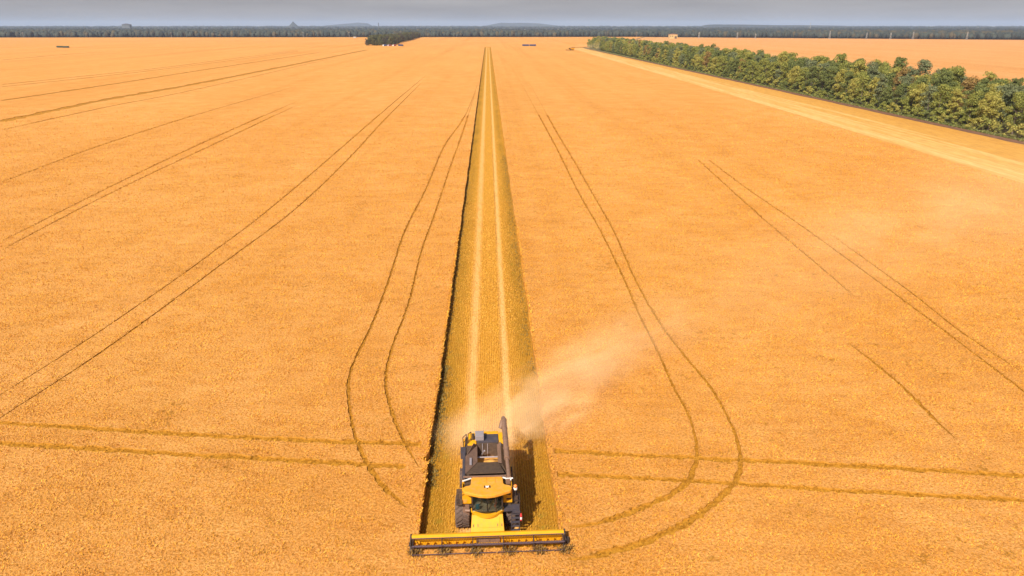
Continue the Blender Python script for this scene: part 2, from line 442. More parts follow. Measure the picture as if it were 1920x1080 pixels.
me.polygons.foreach_set('material_index', MI); me.update()
link_mesh('wheat_field', me)['kind'] = 'structure'

# ---- standing ears as real tufts over the near field, one uncountable stand
def in_mask(x, y):
    gx = ((x + 130) / .1).astype(int); gy = ((y - 25) / .1).astype(int)
    ok = (gx >= 0) & (gx < GW) & (gy >= 0) & (gy < GH)
    r = np.zeros(len(x), bool); r[ok] = MASK[gy[ok], gx[ok]]; return r
GW, GH = 2600, 1900
MASK = np.zeros((GH, GW), bool)
yy = np.arange(GH) * .1 + 25
for C, w in CENTRES:
    for p, q in zip(C[:-1], C[1:]):
        L = np.linalg.norm(q - p); tx_ = abs(q[0] - p[0]) / (L + 1e-9); wd_ = w * (.72 + 1.0 * tx_ ** 1.5)
        if p[1] > 220 or abs(p[0]) > 131: continue
        for t in np.linspace(0, 1, max(2, int(L / .06))):
            c0 = p + (q - p) * t; r_ = wd_ * rng.uniform(.2, .95)
            x0, x1 = int((c0[0] - r_ + 130) / .1), int((c0[0] + r_ + 130) / .1); y0, y1 = int((c0[1] - r_ - 25) / .1), int((c0[1] + r_ - 25) / .1)
            if x1 < 0 or y1 < 0 or x0 >= GW or y0 >= GH: continue
            MASK[max(0, y0):y1 + 1, max(0, x0):x1 + 1] = True
lx = np.array(left); rx = np.array(right)
def in_swath(x, y, pad=0.0):
    return (y > Y_CUT) & (x > np.interp(y, lx[:, 1], lx[:, 0]) - pad) & (x < np.interp(y, rx[:, 1], rx[:, 0]) + pad)
def hfield(x, y):
    return (np.sin(x * .9 + np.sin(y * .5) * 2) * np.sin(y * .8 + np.cos(x * .37) * 2.2) * .05 + np.sin(x * 2.9 + y * 1.3) * np.sin(y * 3.3 - x * .8) * .03)
def kites(x, y, z, L, W, lean, az):
    """one kite-shaped leaf per point, standing with a lean"""
    k = len(x)
    dx, dy, dz = np.sin(lean) * np.cos(az), np.sin(lean) * np.sin(az), np.cos(lean)
    sx_, sy_ = -np.sin(az + .6), np.cos(az + .6)
    P0 = np.stack([x, y, z], 1); D = np.stack([dx, dy, dz], 1) * L[:, None]; S = np.stack([sx_, sy_, np.zeros(k)], 1) * (W / 2)[:, None]
    V = np.stack([P0, P0 + D * .6 + S, P0 + D, P0 + D * .6 - S], 1).reshape(-1, 3)
    return V, np.arange(4 * k).reshape(k, 4)
tx, ty, tl, tw = [], [], [], []
for y0 in np.arange(27, 300, 4.0):
    y1 = y0 + 4; q = max(y0, 40) / 40
    dens = 105 * q ** -1.6 * min(1, (300 - y0) / 230); ln, wd = .15 * q ** .3, .046 * q ** .65
    hw = lambda y: .74 * y + 9
    k = int(2 * hw(y1) * 4 * dens)
    y = rng.uniform(y0, y1, k); x = rng.uniform(-1, 1, k) * hw(y1)
    keep = (x < 107) & ~in_swath(x, y) & ~in_mask(x, y); x, y = x[keep], y[keep]
    g = np.sin(x * .63 + np.sin(y * .9) * 1.7) * np.sin(y * 1.1 + np.sin(x * .8) * 1.9)     # thin patches
    keep = rng.uniform(0, 1, len(x)) > np.clip((g - .55) * 1.6, 0, .7); x, y = x[keep], y[keep]
    tx.append(x); ty.append(y); tl.append(np.full(len(x), ln)); tw.append(np.full(len(x), wd))
# beaten-down stalks lying in the tracks
cxs, cys = [], []
for C, w in CENTRES:
    for p, q in zip(C[:-1], C[1:]):
        if p[1] > 260 or abs(p[0]) > 160: continue
        L = float(np.linalg.norm(q - p)); k = max(1, int(L * 34 / (1 + p[1] / 90))); t = rng.uniform(0, 1, k)
        hx = w * (.8 + 1.1 * (abs(q[0] - p[0]) / (L + 1e-9)) ** 1.5)
        cxs.append(p[0] + (q[0] - p[0]) * t + rng.uniform(-hx, hx, k)); cys.append(p[1] + (q[1] - p[1]) * t + rng.uniform(-hx, hx, k))
cx_, cy_ = np.concatenate(cxs), np.concatenate(cys)
keep = ~in_swath(cx_, cy_); cx_, cy_ = cx_[keep], cy_[keep]; k = len(cx_)
V_, F_ = kites(cx_, cy_, FLOORZ + rng.uniform(-.04, .14, k), rng.uniform(.1, .22, k) * (1 + cy_ / 160), rng.uniform(.03, .06, k) * (1 + cy_ / 100), rng.uniform(.5, 1.5, k), rng.uniform(0, 6.28, k))
tag(link_mesh('beaten_wheat', np_mesh('beaten_wheat', V_, F_, [M_CRUSH])), 'darker beaten-down stalks lying in the wheel tracks', 'stalks', kind='stuff')
# fringe along the cut edges
for E_, sgn in ((lx, 1), (rx, -1)):
    y = rng.uniform(Y_CUT, 110, 1800); x = np.interp(y, E_[:, 1], E_[:, 0]) + sgn * rng.uniform(-.25, .02, len(y))
    tx.append(x); ty.append(y); tl.append(np.full(len(x), .24)); tw.append(np.full(len(x), .07))
x = np.concatenate(tx); y = np.concatenate(ty); L = np.concatenate(tl) * rng.uniform(.6, 1.35, len(x)); W = np.concatenate(tw) * rng.uniform(.6, 1.4, len(x))
z = TOPZ - .05 + hfield(x, y) + rng.uniform(-.06, .06, len(x))
V_, F_ = kites(x, y, z, L, W, rng.uniform(.15, 1.15, len(x)), rng.uniform(0, 2 * math.pi, len(x)))
o = link_mesh('standing_wheat', np_mesh('standing_wheat', V_, F_, [M_EAR]))
tag(o, 'ripe golden wheat standing across the whole field', 'wheat', kind='stuff')
# stubble stubs in drilled rows behind the knife
m, n, l, b = node_mat('stubble_straw')
v = coords(n, l); k_ = noise(n, l, v, 3, 4, .7)
sx = n.new('ShaderNodeSeparateXYZ'); l.new(v, sx.inputs[0])
c = ramp(n, l, k_, [(.3, (.36, .16, .012)), (.55, (.66, .335, .045)), (.75, (.84, .50, .12))])
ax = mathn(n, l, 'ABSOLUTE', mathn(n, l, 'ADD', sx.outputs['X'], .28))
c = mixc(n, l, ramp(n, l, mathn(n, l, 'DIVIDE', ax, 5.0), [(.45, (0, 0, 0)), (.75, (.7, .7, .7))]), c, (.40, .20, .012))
l.new(c, b.inputs['Base Color']); b.inputs['Roughness'].default_value = .8; M_STRAW = m
X_, Y_ = [], []
for xr in np.arange(SW0 + .1, SW1 - .05, .18):
    d1, d2 = abs(xr - 1.30), abs(xr + 1.75)
    yv = [np.arange(Y_CUT + .3, 70, .07), np.arange(70, 130, .16), np.arange(130, 240, .32)]
    y = np.concatenate(yv); y = y + rng.uniform(-.09, .09, len(y))
    thin = .75 if min(d1, d2) < .3 else .12
    keep = rng.uniform(0, 1, len(y)) > 1 - (1 - thin) * np.clip((240 - y) / 150, 0, 1) + .3 * (np.sin(y * .8 + xr * 3) > .6); y = y[keep]
    X_.append(xr + rng.normal(0, .036, len(y)) + .02 * np.sin(y * .4)); Y_.append(y)
x = np.concatenate(X_); y = np.concatenate(Y_)
V_, F_ = kites(x, y, np.zeros(len(x)), rng.uniform(.12, .24, len(x)), rng.uniform(.03, .06, len(x)) * (1 + (y > 70)), rng.uniform(0, .45, len(x)), rng.uniform(0, 6.28, len(x)))
o = link_mesh('stubble', np_mesh('stubble', V_, F_, [M_STRAW]))
tag(o, 'short cut straw stubs in rows on the mown swath', 'stubble', kind='stuff')
# low green weeds in the shade of the uncut edge and about the knife
m, n, l, b = node_mat('weed_leaf'); c = ramp(n, l, noise(n, l, coords(n, l), 4, 3), [(.3, (.08, .065, .012)), (.7, (.24, .16, .03))])
l.new(c, b.inputs['Base Color']); b.inputs['Roughness'].default_value = .7; M_WEED = m
X_, Y_, Z_ = [], [], []
y = rng.uniform(43, 62, 1500); x = np.interp(y, lx[:, 1], lx[:, 0]) + .1 + np.abs(rng.normal(0, .38, len(y))); X_.append(x); Y_.append(y); Z_.append(np.zeros(len(y)))
y = rng.uniform(60, 150, 1500); x = np.interp(y, lx[:, 1], lx[:, 0]) + .1 + np.abs(rng.normal(0, .3, len(y))); X_.append(x); Y_.append(y); Z_.append(np.zeros(len(y)))
y = rng.uniform(60, 180, 2500); x = np.interp(y, rx[:, 1], rx[:, 0]) - .1 - np.abs(rng.normal(0, .5, len(y))); X_.append(x); Y_.append(y); Z_.append(np.zeros(len(y)))
for cx_ in (-4.7, -2.95, -1.05, .95, 2.75, 4.3):
    k = 260; x = cx_ + rng.normal(0, .24, k); y = 35.30 + rng.normal(0, .17, k); X_.append(x); Y_.append(y); Z_.append(rng.uniform(.45, .92, k))
x, y, z = map(np.concatenate, (X_, Y_, Z_))
V_, F_ = kites(x, y, z, rng.uniform(.12, .3, len(x)), rng.uniform(.04, .1, len(x)), rng.uniform(.1, 1.2, len(x)), rng.uniform(0, 6.28, len(x)))
k0 = len(x) - 6 * 260
o = link_mesh('weeds', np_mesh('weeds', V_[:4 * k0], F_[:k0], [M_WEED])); tag(o, 'dark green weeds at the foot of the uncut edges', 'weeds', kind='stuff')
M_GATH = simple('gathered_stalk', (.20, .11, .025), .85, 0, .5, 9)
o = link_mesh('gathered_stalks', np_mesh('gathered_stalks', V_[4 * k0:], F_[:len(F_) - k0], [M_GATH])); tag(o, 'dark tangled stalks bunched under the reel', 'stalks', kind='stuff')

# ---- harvested headland between the crop and the shelter belt
def belt_x(y): return 148.4 - (y - 196) * .0132         # field-side edge of the belt
m, n, l, b = node_mat('headland_stubble')
v = coords(n, l); sx = n.new('ShaderNodeSeparateXYZ'); l.new(v, sx.inputs[0])
str_ = noise(n, l, coords(n, l, (1, .022, 1)), .42, 5, .7)
q = mathn(n, l, 'SUBTRACT', sx.outputs['X'], mathn(n, l, 'ADD', 106.2, mathn(n, l, 'MULTIPLY', sx.outputs['Y'], .007)))
q = mathn(n, l, 'ADD', q, mathn(n, l, 'MULTIPLY', mathn(n, l, 'SUBTRACT', str_, .5), 46))
c = ramp(n, l, mathn(n, l, 'DIVIDE', q, 45), [(.0, (.60, .32, .06)), (.14, (.74, .46, .16)), (.26, (.60, .31, .05)), (.36, (.72, .44, .14)), (.48, (.58, .29, .04)), (.62, (.60, .30, .045)), (.8, (.55, .26, .03)), (1.0, (.60, .30, .05))])
c = mixc(n, l, 1.0, c, ramp(n, l, noise(n, l, coords(n, l, (1, .12, 1)), 1.6, 5, .7), [(.3, (.72, .66, .55)), (.6, (1, 1, 1))]), 'MULTIPLY')
l.new(c, b.inputs['Base Color']); b.inputs['Roughness'].default_value = .85
ys = [-100, 139, 256, 500, 800, 1003, 1062]
flat('headland', [(107.02 if y <= 139 else np.interp(y, [139, 256, 1003, 1062], [107.52, 109.85, 113.25, 114.05]), y) for y in ys] + [(136, 1085)] + [(belt_x(y) - 1.2, y) for y in (1078, 800, 500, 256, 0, -100)], .05, m)
M_SOIL = simple('dark_soil', (.15, .065, .03), .95, 0, .35, .6)
def wavy(x0, y0, y1, amp, step=9):
    return [(belt_x(y) + x0 + random.uniform(-amp, amp), y) for y in np.arange(y0, y1, step)]
a_ = wavy(-3.2, 100, 1080, .4); b_ = wavy(1.0, 100, 1080, .5)
flat('soil_strip', a_ + b_[::-1], .10, M_SOIL)
m, n, l, b = node_mat('verge_grass')
c = ramp(n, l, noise(n, l, coords(n, l), .5, 5, .7), [(.3, (.06, .075, .015)), (.55, (.15, .14, .03)), (.75, (.30, .21, .06))]); l.new(c, b.inputs['Base Color']); b.inputs['Roughness'].default_value = .9
flat('belt_floor', [(belt_x(100) + .4, 100), (belt_x(1085) + .4, 1085), (belt_x(1085) + 38, 1085), (belt_x(100) + 38, 100)], .06, m)
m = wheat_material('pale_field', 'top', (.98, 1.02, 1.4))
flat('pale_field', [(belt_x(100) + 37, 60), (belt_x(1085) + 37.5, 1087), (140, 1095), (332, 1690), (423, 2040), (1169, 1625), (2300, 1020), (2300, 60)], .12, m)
# dark brown strip where the fields meet the far woods
a_ = [(-2500, 1938), (-1241, 1981), (64, 2024), (422, 2046), (1171, 1626), (2300, 1021)]
flat('field_margin', a_ + [(x + 6, y + 22) for x, y in a_[::-1]], .15, simple('margin_brown', (.20, .08, .035), .95, 0, .3, .05))
# pale far stubble seen over the middle woods
m = simple('far_stubble', (.62, .42, .24), .9, 0, .15, .01)
flat('far_straw_field', [(60, 4300), (560, 4300), (700, 5300), (90, 5300)], .4, m)
flat('far_straw_field.001', [(-2600, 5200), (-300, 5000), (-300, 6500), (-3200, 6600)], .4, m)
flat('far_straw_field.002', [(1700, 5600), (3900, 5200), (4700, 6400), (2200, 7000)], .4, m)

# ------------------------------------------------------------------ trees of the shelter belt
def leaf_material(name, lo, hi):
    m, n, l, b = node_mat(name)
    g = n.new('ShaderNodeNewGeometry'); v = coords(n, l)
    a = noise(n, l, v, .55, 3, .6)
    rnd = mathn(n, l, 'ADD', mathn(n, l, 'MULTIPLY', g.outputs['Random Per Island'], .5), mathn(n, l, 'MULTIPLY', a, .5))
    c = ramp(n, l, rnd, [(.2, lo), (.75, hi)])
    l.new(c, b.inputs['Base Color']); b.inputs['Roughness'].default_value = .65; b.inputs['Specular IOR Level'].default_value = .25
    tr = n.new('ShaderNodeBsdfTranslucent'); l.new(c, tr.inputs['Color']); ms = n.new('ShaderNodeMixShader'); ms.inputs[0].default_value = .38
    o_ = n['Material Output']; l.new(b.outputs[0], ms.inputs[1]); l.new(tr.outputs[0], ms.inputs[2]); l.new(ms.outputs[0], o_.inputs['Surface'])
    return m
LEAVES = [('dark green', leaf_material('leaf_dark', (0.103, 0.124, 0.036), (0.262, 0.286, 0.084))),
          ('blue-green', leaf_material('leaf_bluegreen', (0.124, 0.143, 0.072), (0.290, 0.312, 0.144))),
          ('mid-green', leaf_material('leaf_mid', (0.166, 0.182, 0.036), (0.400, 0.390, 0.090))),
          ('yellowish green', leaf_material('leaf_yellow', (0.248, 0.234, 0.042), (0.552, 0.481, 0.120))),
          ('brownish green', leaf_material('leaf_brown', (0.235, 0.156, 0.042), (0.442, 0.286, 0.096)))]
M_BARK = simple('bark', (.13, .095, .07), .9, 0, .3, 3)
def cards(centers, outward, size, r):
    """random quads of the given size, roughly facing outward"""
    k = len(centers)
    nrm = outward + r.normal(0, .55, (k, 3)); nrm /= np.linalg.norm(nrm, axis=1)[:, None]
    t = np.cross(nrm, r.normal(0, 1, (k, 3))); t /= np.linalg.norm(t, axis=1)[:, None]; u = np.cross(nrm, t)
    s = size * r.uniform(.55, 1.3, k)[:, None]; t = t * s; u = u * s * r.uniform(.5, .9, k)[:, None]
    V = np.stack([centers - t * .5, centers - u * .5 + t * .1, centers + t * .5, centers + u * .5 - t * .05], 1).reshape(-1, 3)
    return V, np.arange(4 * k).reshape(k, 4)
def crown_arrays(seed, H, rad, base, lobes, per, size):
    r = np.random.default_rng(seed); VV, FF, off = [], [], 0
    for i in range(lobes):
        zz = base + (H - base) * ((i + .5) / lobes * .9) ** .9
        t = (zz - base) / (H - base); rr = rad * (math.sin(math.pi * min(1, t * .82 + .16)) ** .7) * .72
        a = r.uniform(0, 6.28); d = rr * r.uniform(.1, 1.1)
        c = np.array([math.cos(a) * d, math.sin(a) * d, zz]); lr = rad * r.uniform(.18, .38)
        u = r.normal(0, 1, (per, 3)); u /= np.linalg.norm(u, axis=1)[:, None]; u[:, 2] = np.where(u[:, 2] < -.3, -u[:, 2], u[:, 2])
        C = c + u * lr * (r.uniform(.35, 1.3, per) ** .6)[:, None] * np.array([1, 1, .82])
        C[:, 2] = np.minimum(np.maximum(C[:, 2], .2), H + .8)
        v_, f_ = cards(C, u, size, r); VV.append(v_); FF.append(f_ + off); off += len(v_)
    return np.vstack(VV), np.vstack(FF)
def trunk_mesh(seed, H, rad):
    r = random.Random(seed); b = MB(); p = Vector((0, 0, -.1)); top = Vector((r.uniform(-.4, .4), r.uniform(-.4, .4), H * .55))
    b.cyl(p, top, .24, .12, 7)
    b.cyl(top, top + Vector((r.uniform(-.5, .5), r.uniform(-.5, .5), H * .35)), .12, .03, 6)
    for i in range(6):
        s = p.lerp(top, r.uniform(.4, 1)); a = r.uniform(0, 6.28)
        b.cyl(s, s + Vector((math.cos(a) * rad * .7, math.sin(a) * rad * .7, r.uniform(1, 3))), .09, .025, 5)
    return b
TREE_SPECS = [(21, 14.0, 4.6, 1.6, 36, 135, .46), (22, 12.0, 4.3, 1.2, 35, 135, .45), (23, 15.0, 4.4, 2.0, 38, 135, .46), (24, 12.6, 4.9, 1.2, 38, 135, .46), (25, 13.6, 4.0, 1.5, 33, 135, .45), (26, 14.8, 3.5, 1.6, 33, 130, .44)]
crowns, trunks = [], []
for sp in TREE_SPECS:
    v_, f_ = crown_arrays(*sp)
    base_me = np_mesh('crown', v_, f_, [LEAVES[0][1]])
    row_ = [base_me]
    for nm, mt in LEAVES[1:]:
        q = base_me.copy(); q.materials[0] = mt; row_.append(q)
    crowns.append((row_, (v_, f_)))
    tb = trunk_mesh(sp[0], sp[1], sp[2]); bmesh.ops.recalc_face_normals(tb.bm, faces=tb.bm.faces)
    tm = bpy.data.meshes.new('trunk'); tb.bm.to_mesh(tm); tb.bm.free(); tm.materials.append(M_BARK); trunks.append(tm)
def ordinal(k):
    return f"{k}{'th' if 10 <= k % 100 <= 20 else {1: 'st', 2: 'nd', 3: 'rd'}.get(k % 10, 'th')}"
ROWS = [(6.3, "front row", 205), (13.5, "second row", 212), (21.0, "third row", 222), (28.5, "back row", 232)]
spots = []
for ri, (dx, rname, ystart) in enumerate(ROWS):
    y = ystart; k = 0
    while y < 1076:
        spots.append((belt_x(y) + dx + random.uniform(-1.6, 1.6), y, ri)); y += random.uniform(5.7, 7.6)
spots.sort(key=lambda s: s[1])
counts = [0, 0, 0, 0]; rest = []
for i, (x, y, ri) in enumerate(spots):
    vi = random.randrange(6); sc_ = random.uniform(.98, 1.16) * (.84 if ri == 0 else 1.0); cl = random.choices(range(5), ([30, 8, 35, 25, 4], [30, 20, 30, 15, 5], [35, 20, 25, 12, 8], [40, 25, 25, 8, 2])[ri])[0]
    rz = random.uniform(0, 6.28)
    if i >= 296: rest.append((x, y, vi, sc_, cl, rz)); continue
    counts[ri] += 1
    t = empty('broadleaf_tree', (x, y, 0), rz); t.scale = (sc_, sc_, sc_ * random.uniform(.86, 1.08))
    tag(t, f"{LEAVES[cl][0]} tree, {ordinal(counts[ri])} from the right in the belt's {ROWS[ri][1]}", 'tree', 'trees of the shelter belt')
    link_mesh('trunk', trunks[vi], t); link_mesh('crown', crowns[vi][0][cl], t)
def merged_trees(name, lst, label, cat='trees', step=2, mats=None):
    VV, FF, MM, off = [], [], [], 0
    for x, y, vi, s_, cl, rz in lst:
        v_, f_ = crowns[vi][1]; f_ = f_[::step]; vv = v_.reshape(-1, 4, 3)[::step].reshape(-1, 3)
        vv = vv.copy(); q = vv.reshape(-1, 4, 3); m_ = q.mean(1, keepdims=True); q = m_ + (q - m_) * (1 + .30 * (step - 1)); vv = q.reshape(-1, 3)
        c_, s2 = math.cos(rz), math.sin(rz)
        w = np.stack([vv[:, 0] * c_ - vv[:, 1] * s2, vv[:, 0] * s2 + vv[:, 1] * c_, vv[:, 2]], 1) * s_ + np.array([x, y, 0])
        k = len(w) // 4; VV.append(w); FF.append(np.arange(4 * k).reshape(k, 4) + off); off += 4 * k; MM.append(np.full(k, cl))
    o = link_mesh(name, np_mesh(name, np.vstack(VV), np.vstack(FF), mats or [q[1] for q in LEAVES], np.concatenate(MM)))
    return tag(o, label, cat, kind='stuff')
merged_trees('far_shelter_belt_trees', rest, 'far end of the shelter belt, its trees merging into one green mass')
# shrubs in front of the belt
shr = []
for k in range(3):
    v_, f_ = crown_arrays(60 + k, 3.6 + k * .6, 2.5, .3, 9, 120, .42)
    shr.append([np_mesh('foliage', v_, f_, [LEAVES[c_][1]]) for c_ in (2, 3, 0)])
stm = MB()
for a in range(6): stm.cyl((0, 0, -.05), (math.cos(a * 1.05) * 1.1, math.sin(a * 1.05) * 1.1, 2.2), .05, .02, 5)
stem_me = bpy.data.meshes.new('stem'); stm.bm.to_mesh(stem_me); stm.bm.free(); stem_me.materials.append(M_BARK)
y = 203; k = 0
SH = ['bright green', 'yellowish green', 'dark green']
while y < 720:
    k += 1; c_ = random.choices((0, 1, 2), (5, 4, 2))[0]
    s = empty('shrub', (belt_x(y) + random.uniform(1.9, 3.4), y, 0), random.uniform(0, 6.28)); q = random.uniform(.6, 1.15); s.scale = (q, q, q)
    tag(s, f"{SH[c_]} shrub, {ordinal(k)} from the right along the belt's foot", 'shrub', 'shrubs along the foot of the shelter belt')
    link_mesh('foliage', shr[random.randrange(3)][c_], s); link_mesh('stem', stem_me, s)
    y += random.uniform(2.6, 4.6) * (1 + y / 900)
# grass along the verge
k = 26000; y = 190 + 700 * rng.uniform(0, 1, k) ** 1.6; x = 148.4 - (y - 196) * .0132 + rng.uniform(.2, 3.6, k)
V_, F_ = kites(x, y, np.full(k, .05), rng.uniform(.25, .7, k), rng.uniform(.12, .3, k), rng.uniform(.1, .9, k), rng.uniform(0, 6.28, k))
m, n, l, b = node_mat('verge_blades'); c = ramp(n, l, noise(n, l, coords(n, l), .6, 4), [(.3, (.07, .09, .015)), (.6, (.17, .17, .035)), (.75, (.34, .24, .07))]); l.new(c, b.inputs['Base Color'])
tag(link_mesh('verge_grass', np_mesh('verge_grass', V_, F_, [m])), 'rough green grass along the soil strip under the shrubs', 'grass', kind='stuff')

# ---- the dark wood by the left trailers, end-on
far_mats = [leaf_material('leaf_far_a', (.08, .085, .04), (.18, .18, .07)), leaf_material('leaf_far_b', (.09, .09, .035), (.24, .22, .08)), leaf_material('leaf_far_c', (.08, .07, .05), (.16, .13, .08))]
lst = []
for y in np.arange(1176, 1950, 8.0):
    t = (y - 1145) / 805
    for x in np.arange(-185 - 4 * t, -149 - 22 * t, 8):
        lst.append((x + random.uniform(-2, 2), y + random.uniform(-3, 3), random.randrange(5), random.uniform(.85, 1.15) * (.72 if y < 1190 else 1), random.choices((0, 1, 2), (4, 4, 2))[0], random.uniform(0, 6.28)))
merged_trees('left_wood', lst, 'dark grey-green strip of wood seen end-on behind the parked lorries', step=4, mats=far_mats)

# ---- far woods: belts of low-detail crowns, merging into masses
ico = bmesh.new(); bmesh.ops.create_icosphere(ico, subdivisions=2, radius=1.0)
IV = np.array([v.co[:] for v in ico.verts]); IF = np.array([[v.index for v in f.verts] for f in ico.faces]); ico.free()
m_far = []
for nm, lo, hi in (('far_wood_a', (.018, .026, .024), (.045, .055, .042)), ('far_wood_b', (.035, .035, .024), (.08, .065, .035)), ('far_wood_c', (.018, .026, .026), (.035, .042, .04))):
    m, n, l, b = node_mat(nm); g = n.new('ShaderNodeNewGeometry'); c = ramp(n, l, g.outputs['Random Per Island'], [(0, lo), (1, hi)])
    l.new(c, b.inputs['Base Color']); b.inputs['Roughness'].default_value = .9; m_far.append(m)
def edge_y(x): return np.interp(x, [-2500, -1241, 64, 422, 1171, 2300], [1938, 1981, 2024, 2046, 1626, 1021])
def wood(name, bands, label):
    P = []
    for x0, x1, dy0, dy1, sp, hh, mi in bands:
        k = max(1, int((x1 - x0) * (dy1 - dy0) / (sp * sp)))
        x = rng.uniform(x0, x1, k); y = edge_y(x) + rng.uniform(dy0, dy1, k)
        for a, b_ in zip(x, y): P.append((a, b_, hh * rng.uniform(.7, 1.2), sp * rng.uniform(.5, .8), mi if rng.uniform() < .8 else (mi + 1) % 3))
    k = len(P); P = np.array(P)
    D = IV[None] * (1 + rng.uniform(-.22, .22, (k, len(IV), 1)))
    S = np.stack([P[:, 3], P[:, 3], P[:, 2] * .5], 1)[:, None]
    V = (D * S + np.stack([P[:, 0], P[:, 1], P[:, 2] * .5], 1)[:, None]).reshape(-1, 3)
    F = (IF[None] + (np.arange(k) * len(IV))[:, None, None]).reshape(-1, 3)
    o = link_mesh(name, np_mesh(name, V, F, m_far, np.repeat(P[:, 4].astype(int), len(IF))))
    return tag(o, label, 'woods', kind='stuff')
wood('near_edge_wood', [(-2000, 2200, 22, 60, 8, 14, 0), (-2000, 2200, 60, 230, 13, 14.5, 0), (900, 2200, 60, 500, 16, 15, 1), (-2000, -500, 230, 700, 18, 14.5, 0)], 'long dark wood edging the far side of the wheat field')
wood('middle_woods', [(-2600, 60, 500, 620, 12, 15, 0), (-2600, 3000, 760, 860, 14, 14, 2), (600, 3000, 1100, 1300, 16, 15, 2), (-3000, 60, 1500, 1650, 16, 15, 2), (60, 700, 1500, 1560, 16, 11, 2)], 'bands of grey-green woods behind the field edge wood')
wood('horizon_woods', [(-4800, 4800, 3700, 3860, 26, 16, 2), (-6500, 6500, 5600, 5850, 38, 17, 2), (-9000, 9000, 8200, 8500, 60, 19, 2), (800, 3600, 2400, 2600, 22, 15, 2)], 'blue-grey woods along the horizon')
# ---- hills
m_hill = simple('hill_woods', (.045, .055, .06), .95, 0, .25, .004)
def hill(px0, px1, D, hh, shape, name='hill'):
    f_ = 1 / F_PX; prof = []
    x0, x1 = [math.tan(YAW + math.atan((p - 960) / F_PX * math.cos(PITCH))) * D for p in (px0, px1)]
    vs_, fs_ = [], []
    nx, ny = 40, 14
    for j in range(ny + 1):
        for i in range(nx + 1):
            u, w = i / nx, j / ny; e = max(0, math.sin(math.pi * w)) ** .5
            zz = hh * np.interp(u, *shape) * e * (1 + .03 * math.sin(u * 23) * math.sin(w * 9)) - 1
            vs_.append((x0 + (x1 - x0) * u, D + (w - .5) * (x1 - x0) * .6, zz))
    for j in range(ny):
        for i in range(nx): a = j * (nx + 1) + i; fs_.append((a, a + 1, a + nx + 2, a + nx + 1))
    me = bpy.data.meshes.new(name); me.from_pydata(vs_, [], fs_); me.materials.append(m_hill); me.polygons.foreach_set('use_smooth', np.ones(len(fs_), bool))
    o = link_mesh(name, me); o['kind'] = 'structure'
hill(895, 1075, 11500, 66, ([0, .12, .25, .62, .75, 1], [0, .5, .97, .9, .55, 0]))
hill(585, 700, 12500, 68, ([0, .4, .75, .9, 1], [0, .6, 1, .9, 0]))
hill(1320, 1720, 6500, 40, ([0, .05, .3, .6, 1], [0, .95, .8, .7, 0]))
hill(537, 563, 7000, 62, ([0, .3, .5, .7, 1], [0, .6, 1, .6, 0]))

# ------------------------------------------------------------------ far structures
def at_px(px, py, h=0): x, y = G(px, py, h); return x, y
M_CONC = simple('pale_concrete', (.36, .34, .31), .8)
def edge_px(px): return float(np.interp(px, [0, 960, 1100, 1920], [71.2, 70.2, 70.4, 75.2])) + .55
def pylon(px, py, hgt, label):
    py = max(py, edge_px(px))
    x, y = at_px(px, py); t = empty('power_pylon', (x, y, 0), .3)
    tag(t, label, 'pylon', 'power pylons beyond the pale field')
    b = MB(); w = hgt * .10
    for sx_, sy_ in ((1, 1), (1, -1), (-1, 1), (-1, -1)): b.cyl((sx_ * w, sy_ * w, -.2), (sx_ * .25, sy_ * .25, hgt), .15, .10, 5)
    for i in range(6):
        z0, z1 = hgt * i / 6, hgt * (i + 1) / 6; a0, a1 = w + (.25 - w) * i / 6, w + (.25 - w) * (i + 1) / 6
        for sy_ in (1, -1): b.cyl((-a0, sy_ * a0, z0), (a1, sy_ * a1, z1), .09, .09, 4); b.cyl((a0, sy_ * a0, z0), (-a1, sy_ * a1, z1), .09, .09, 4)
    b.build('lattice_mast', M_CONC, t)
    for q, wd in ((.72, 3.2), (.86, 2.5)):
        b = MB(); b.cyl((-wd, 0, hgt * q), (wd, 0, hgt * q), .12, .12, 5); b.cyl((-wd, 0, hgt * q), (0, 0, hgt * (q + .06)), .07, .07, 4); b.cyl((wd, 0, hgt * q), (0, 0, hgt * (q + .06)), .07, .07, 4)
        b.build('crossarm', M_CONC, t)
for px, py, hg, lb in ((1310, 69.5, 15, 'pale pylon before the far wood, leftmost of the right-hand line'), (1382, 70, 15, 'second pale pylon from the left beyond the pale field'),
        (1416, 70, 12, 'small pale pylon just left of the big pylon standing in the pale field'), (1555, 73.5, 18, 'big pale pylon standing in the pale field above the belt'),
        (1624, 70.5, 15, 'pale pylon just right of the big pylon in the pale field'), (1669, 74, 15, 'middle pylon of the three close together on the right'),
        (1711, 71, 17, 'tall pale pylon, right-hand one of the three close together'), (1812, 73, 17, 'pale pylon nearest the right edge of the frame')):
    pylon(px, py, hg, lb)
def pole(px, py, hgt, label):
    x, y = at_px(px, py); t = empty('power_pole', (x, y, 0)); tag(t, label, 'pole', 'poles before the far wood')
    b = MB(); b.cyl((0, 0, -.2), (0, 0, hgt), .35, .2, 7); b.build('post', M_CONC, t)
    b = MB(); b.box(-1.6, 1.6, -.12, .12, hgt - 1.2, hgt - .9); b.box(-1.1, 1.1, -.12, .12, hgt - .3, hgt - .05); b.build('crossarm', M_CONC, t)
for px, lb in ((44, 'slim pole before the wood nearest the left frame edge'), (322, 'slim pole before the wood above the left tracks'), (569, 'pale slim pole left of the pole by the lorries wood'), (655, 'pale slim pole just left of the wood behind the lorries'), (1194, 'white slim pole above the shelter belt, left of the yellow barn')):
    pole(px, edge_px(px), 14, lb)
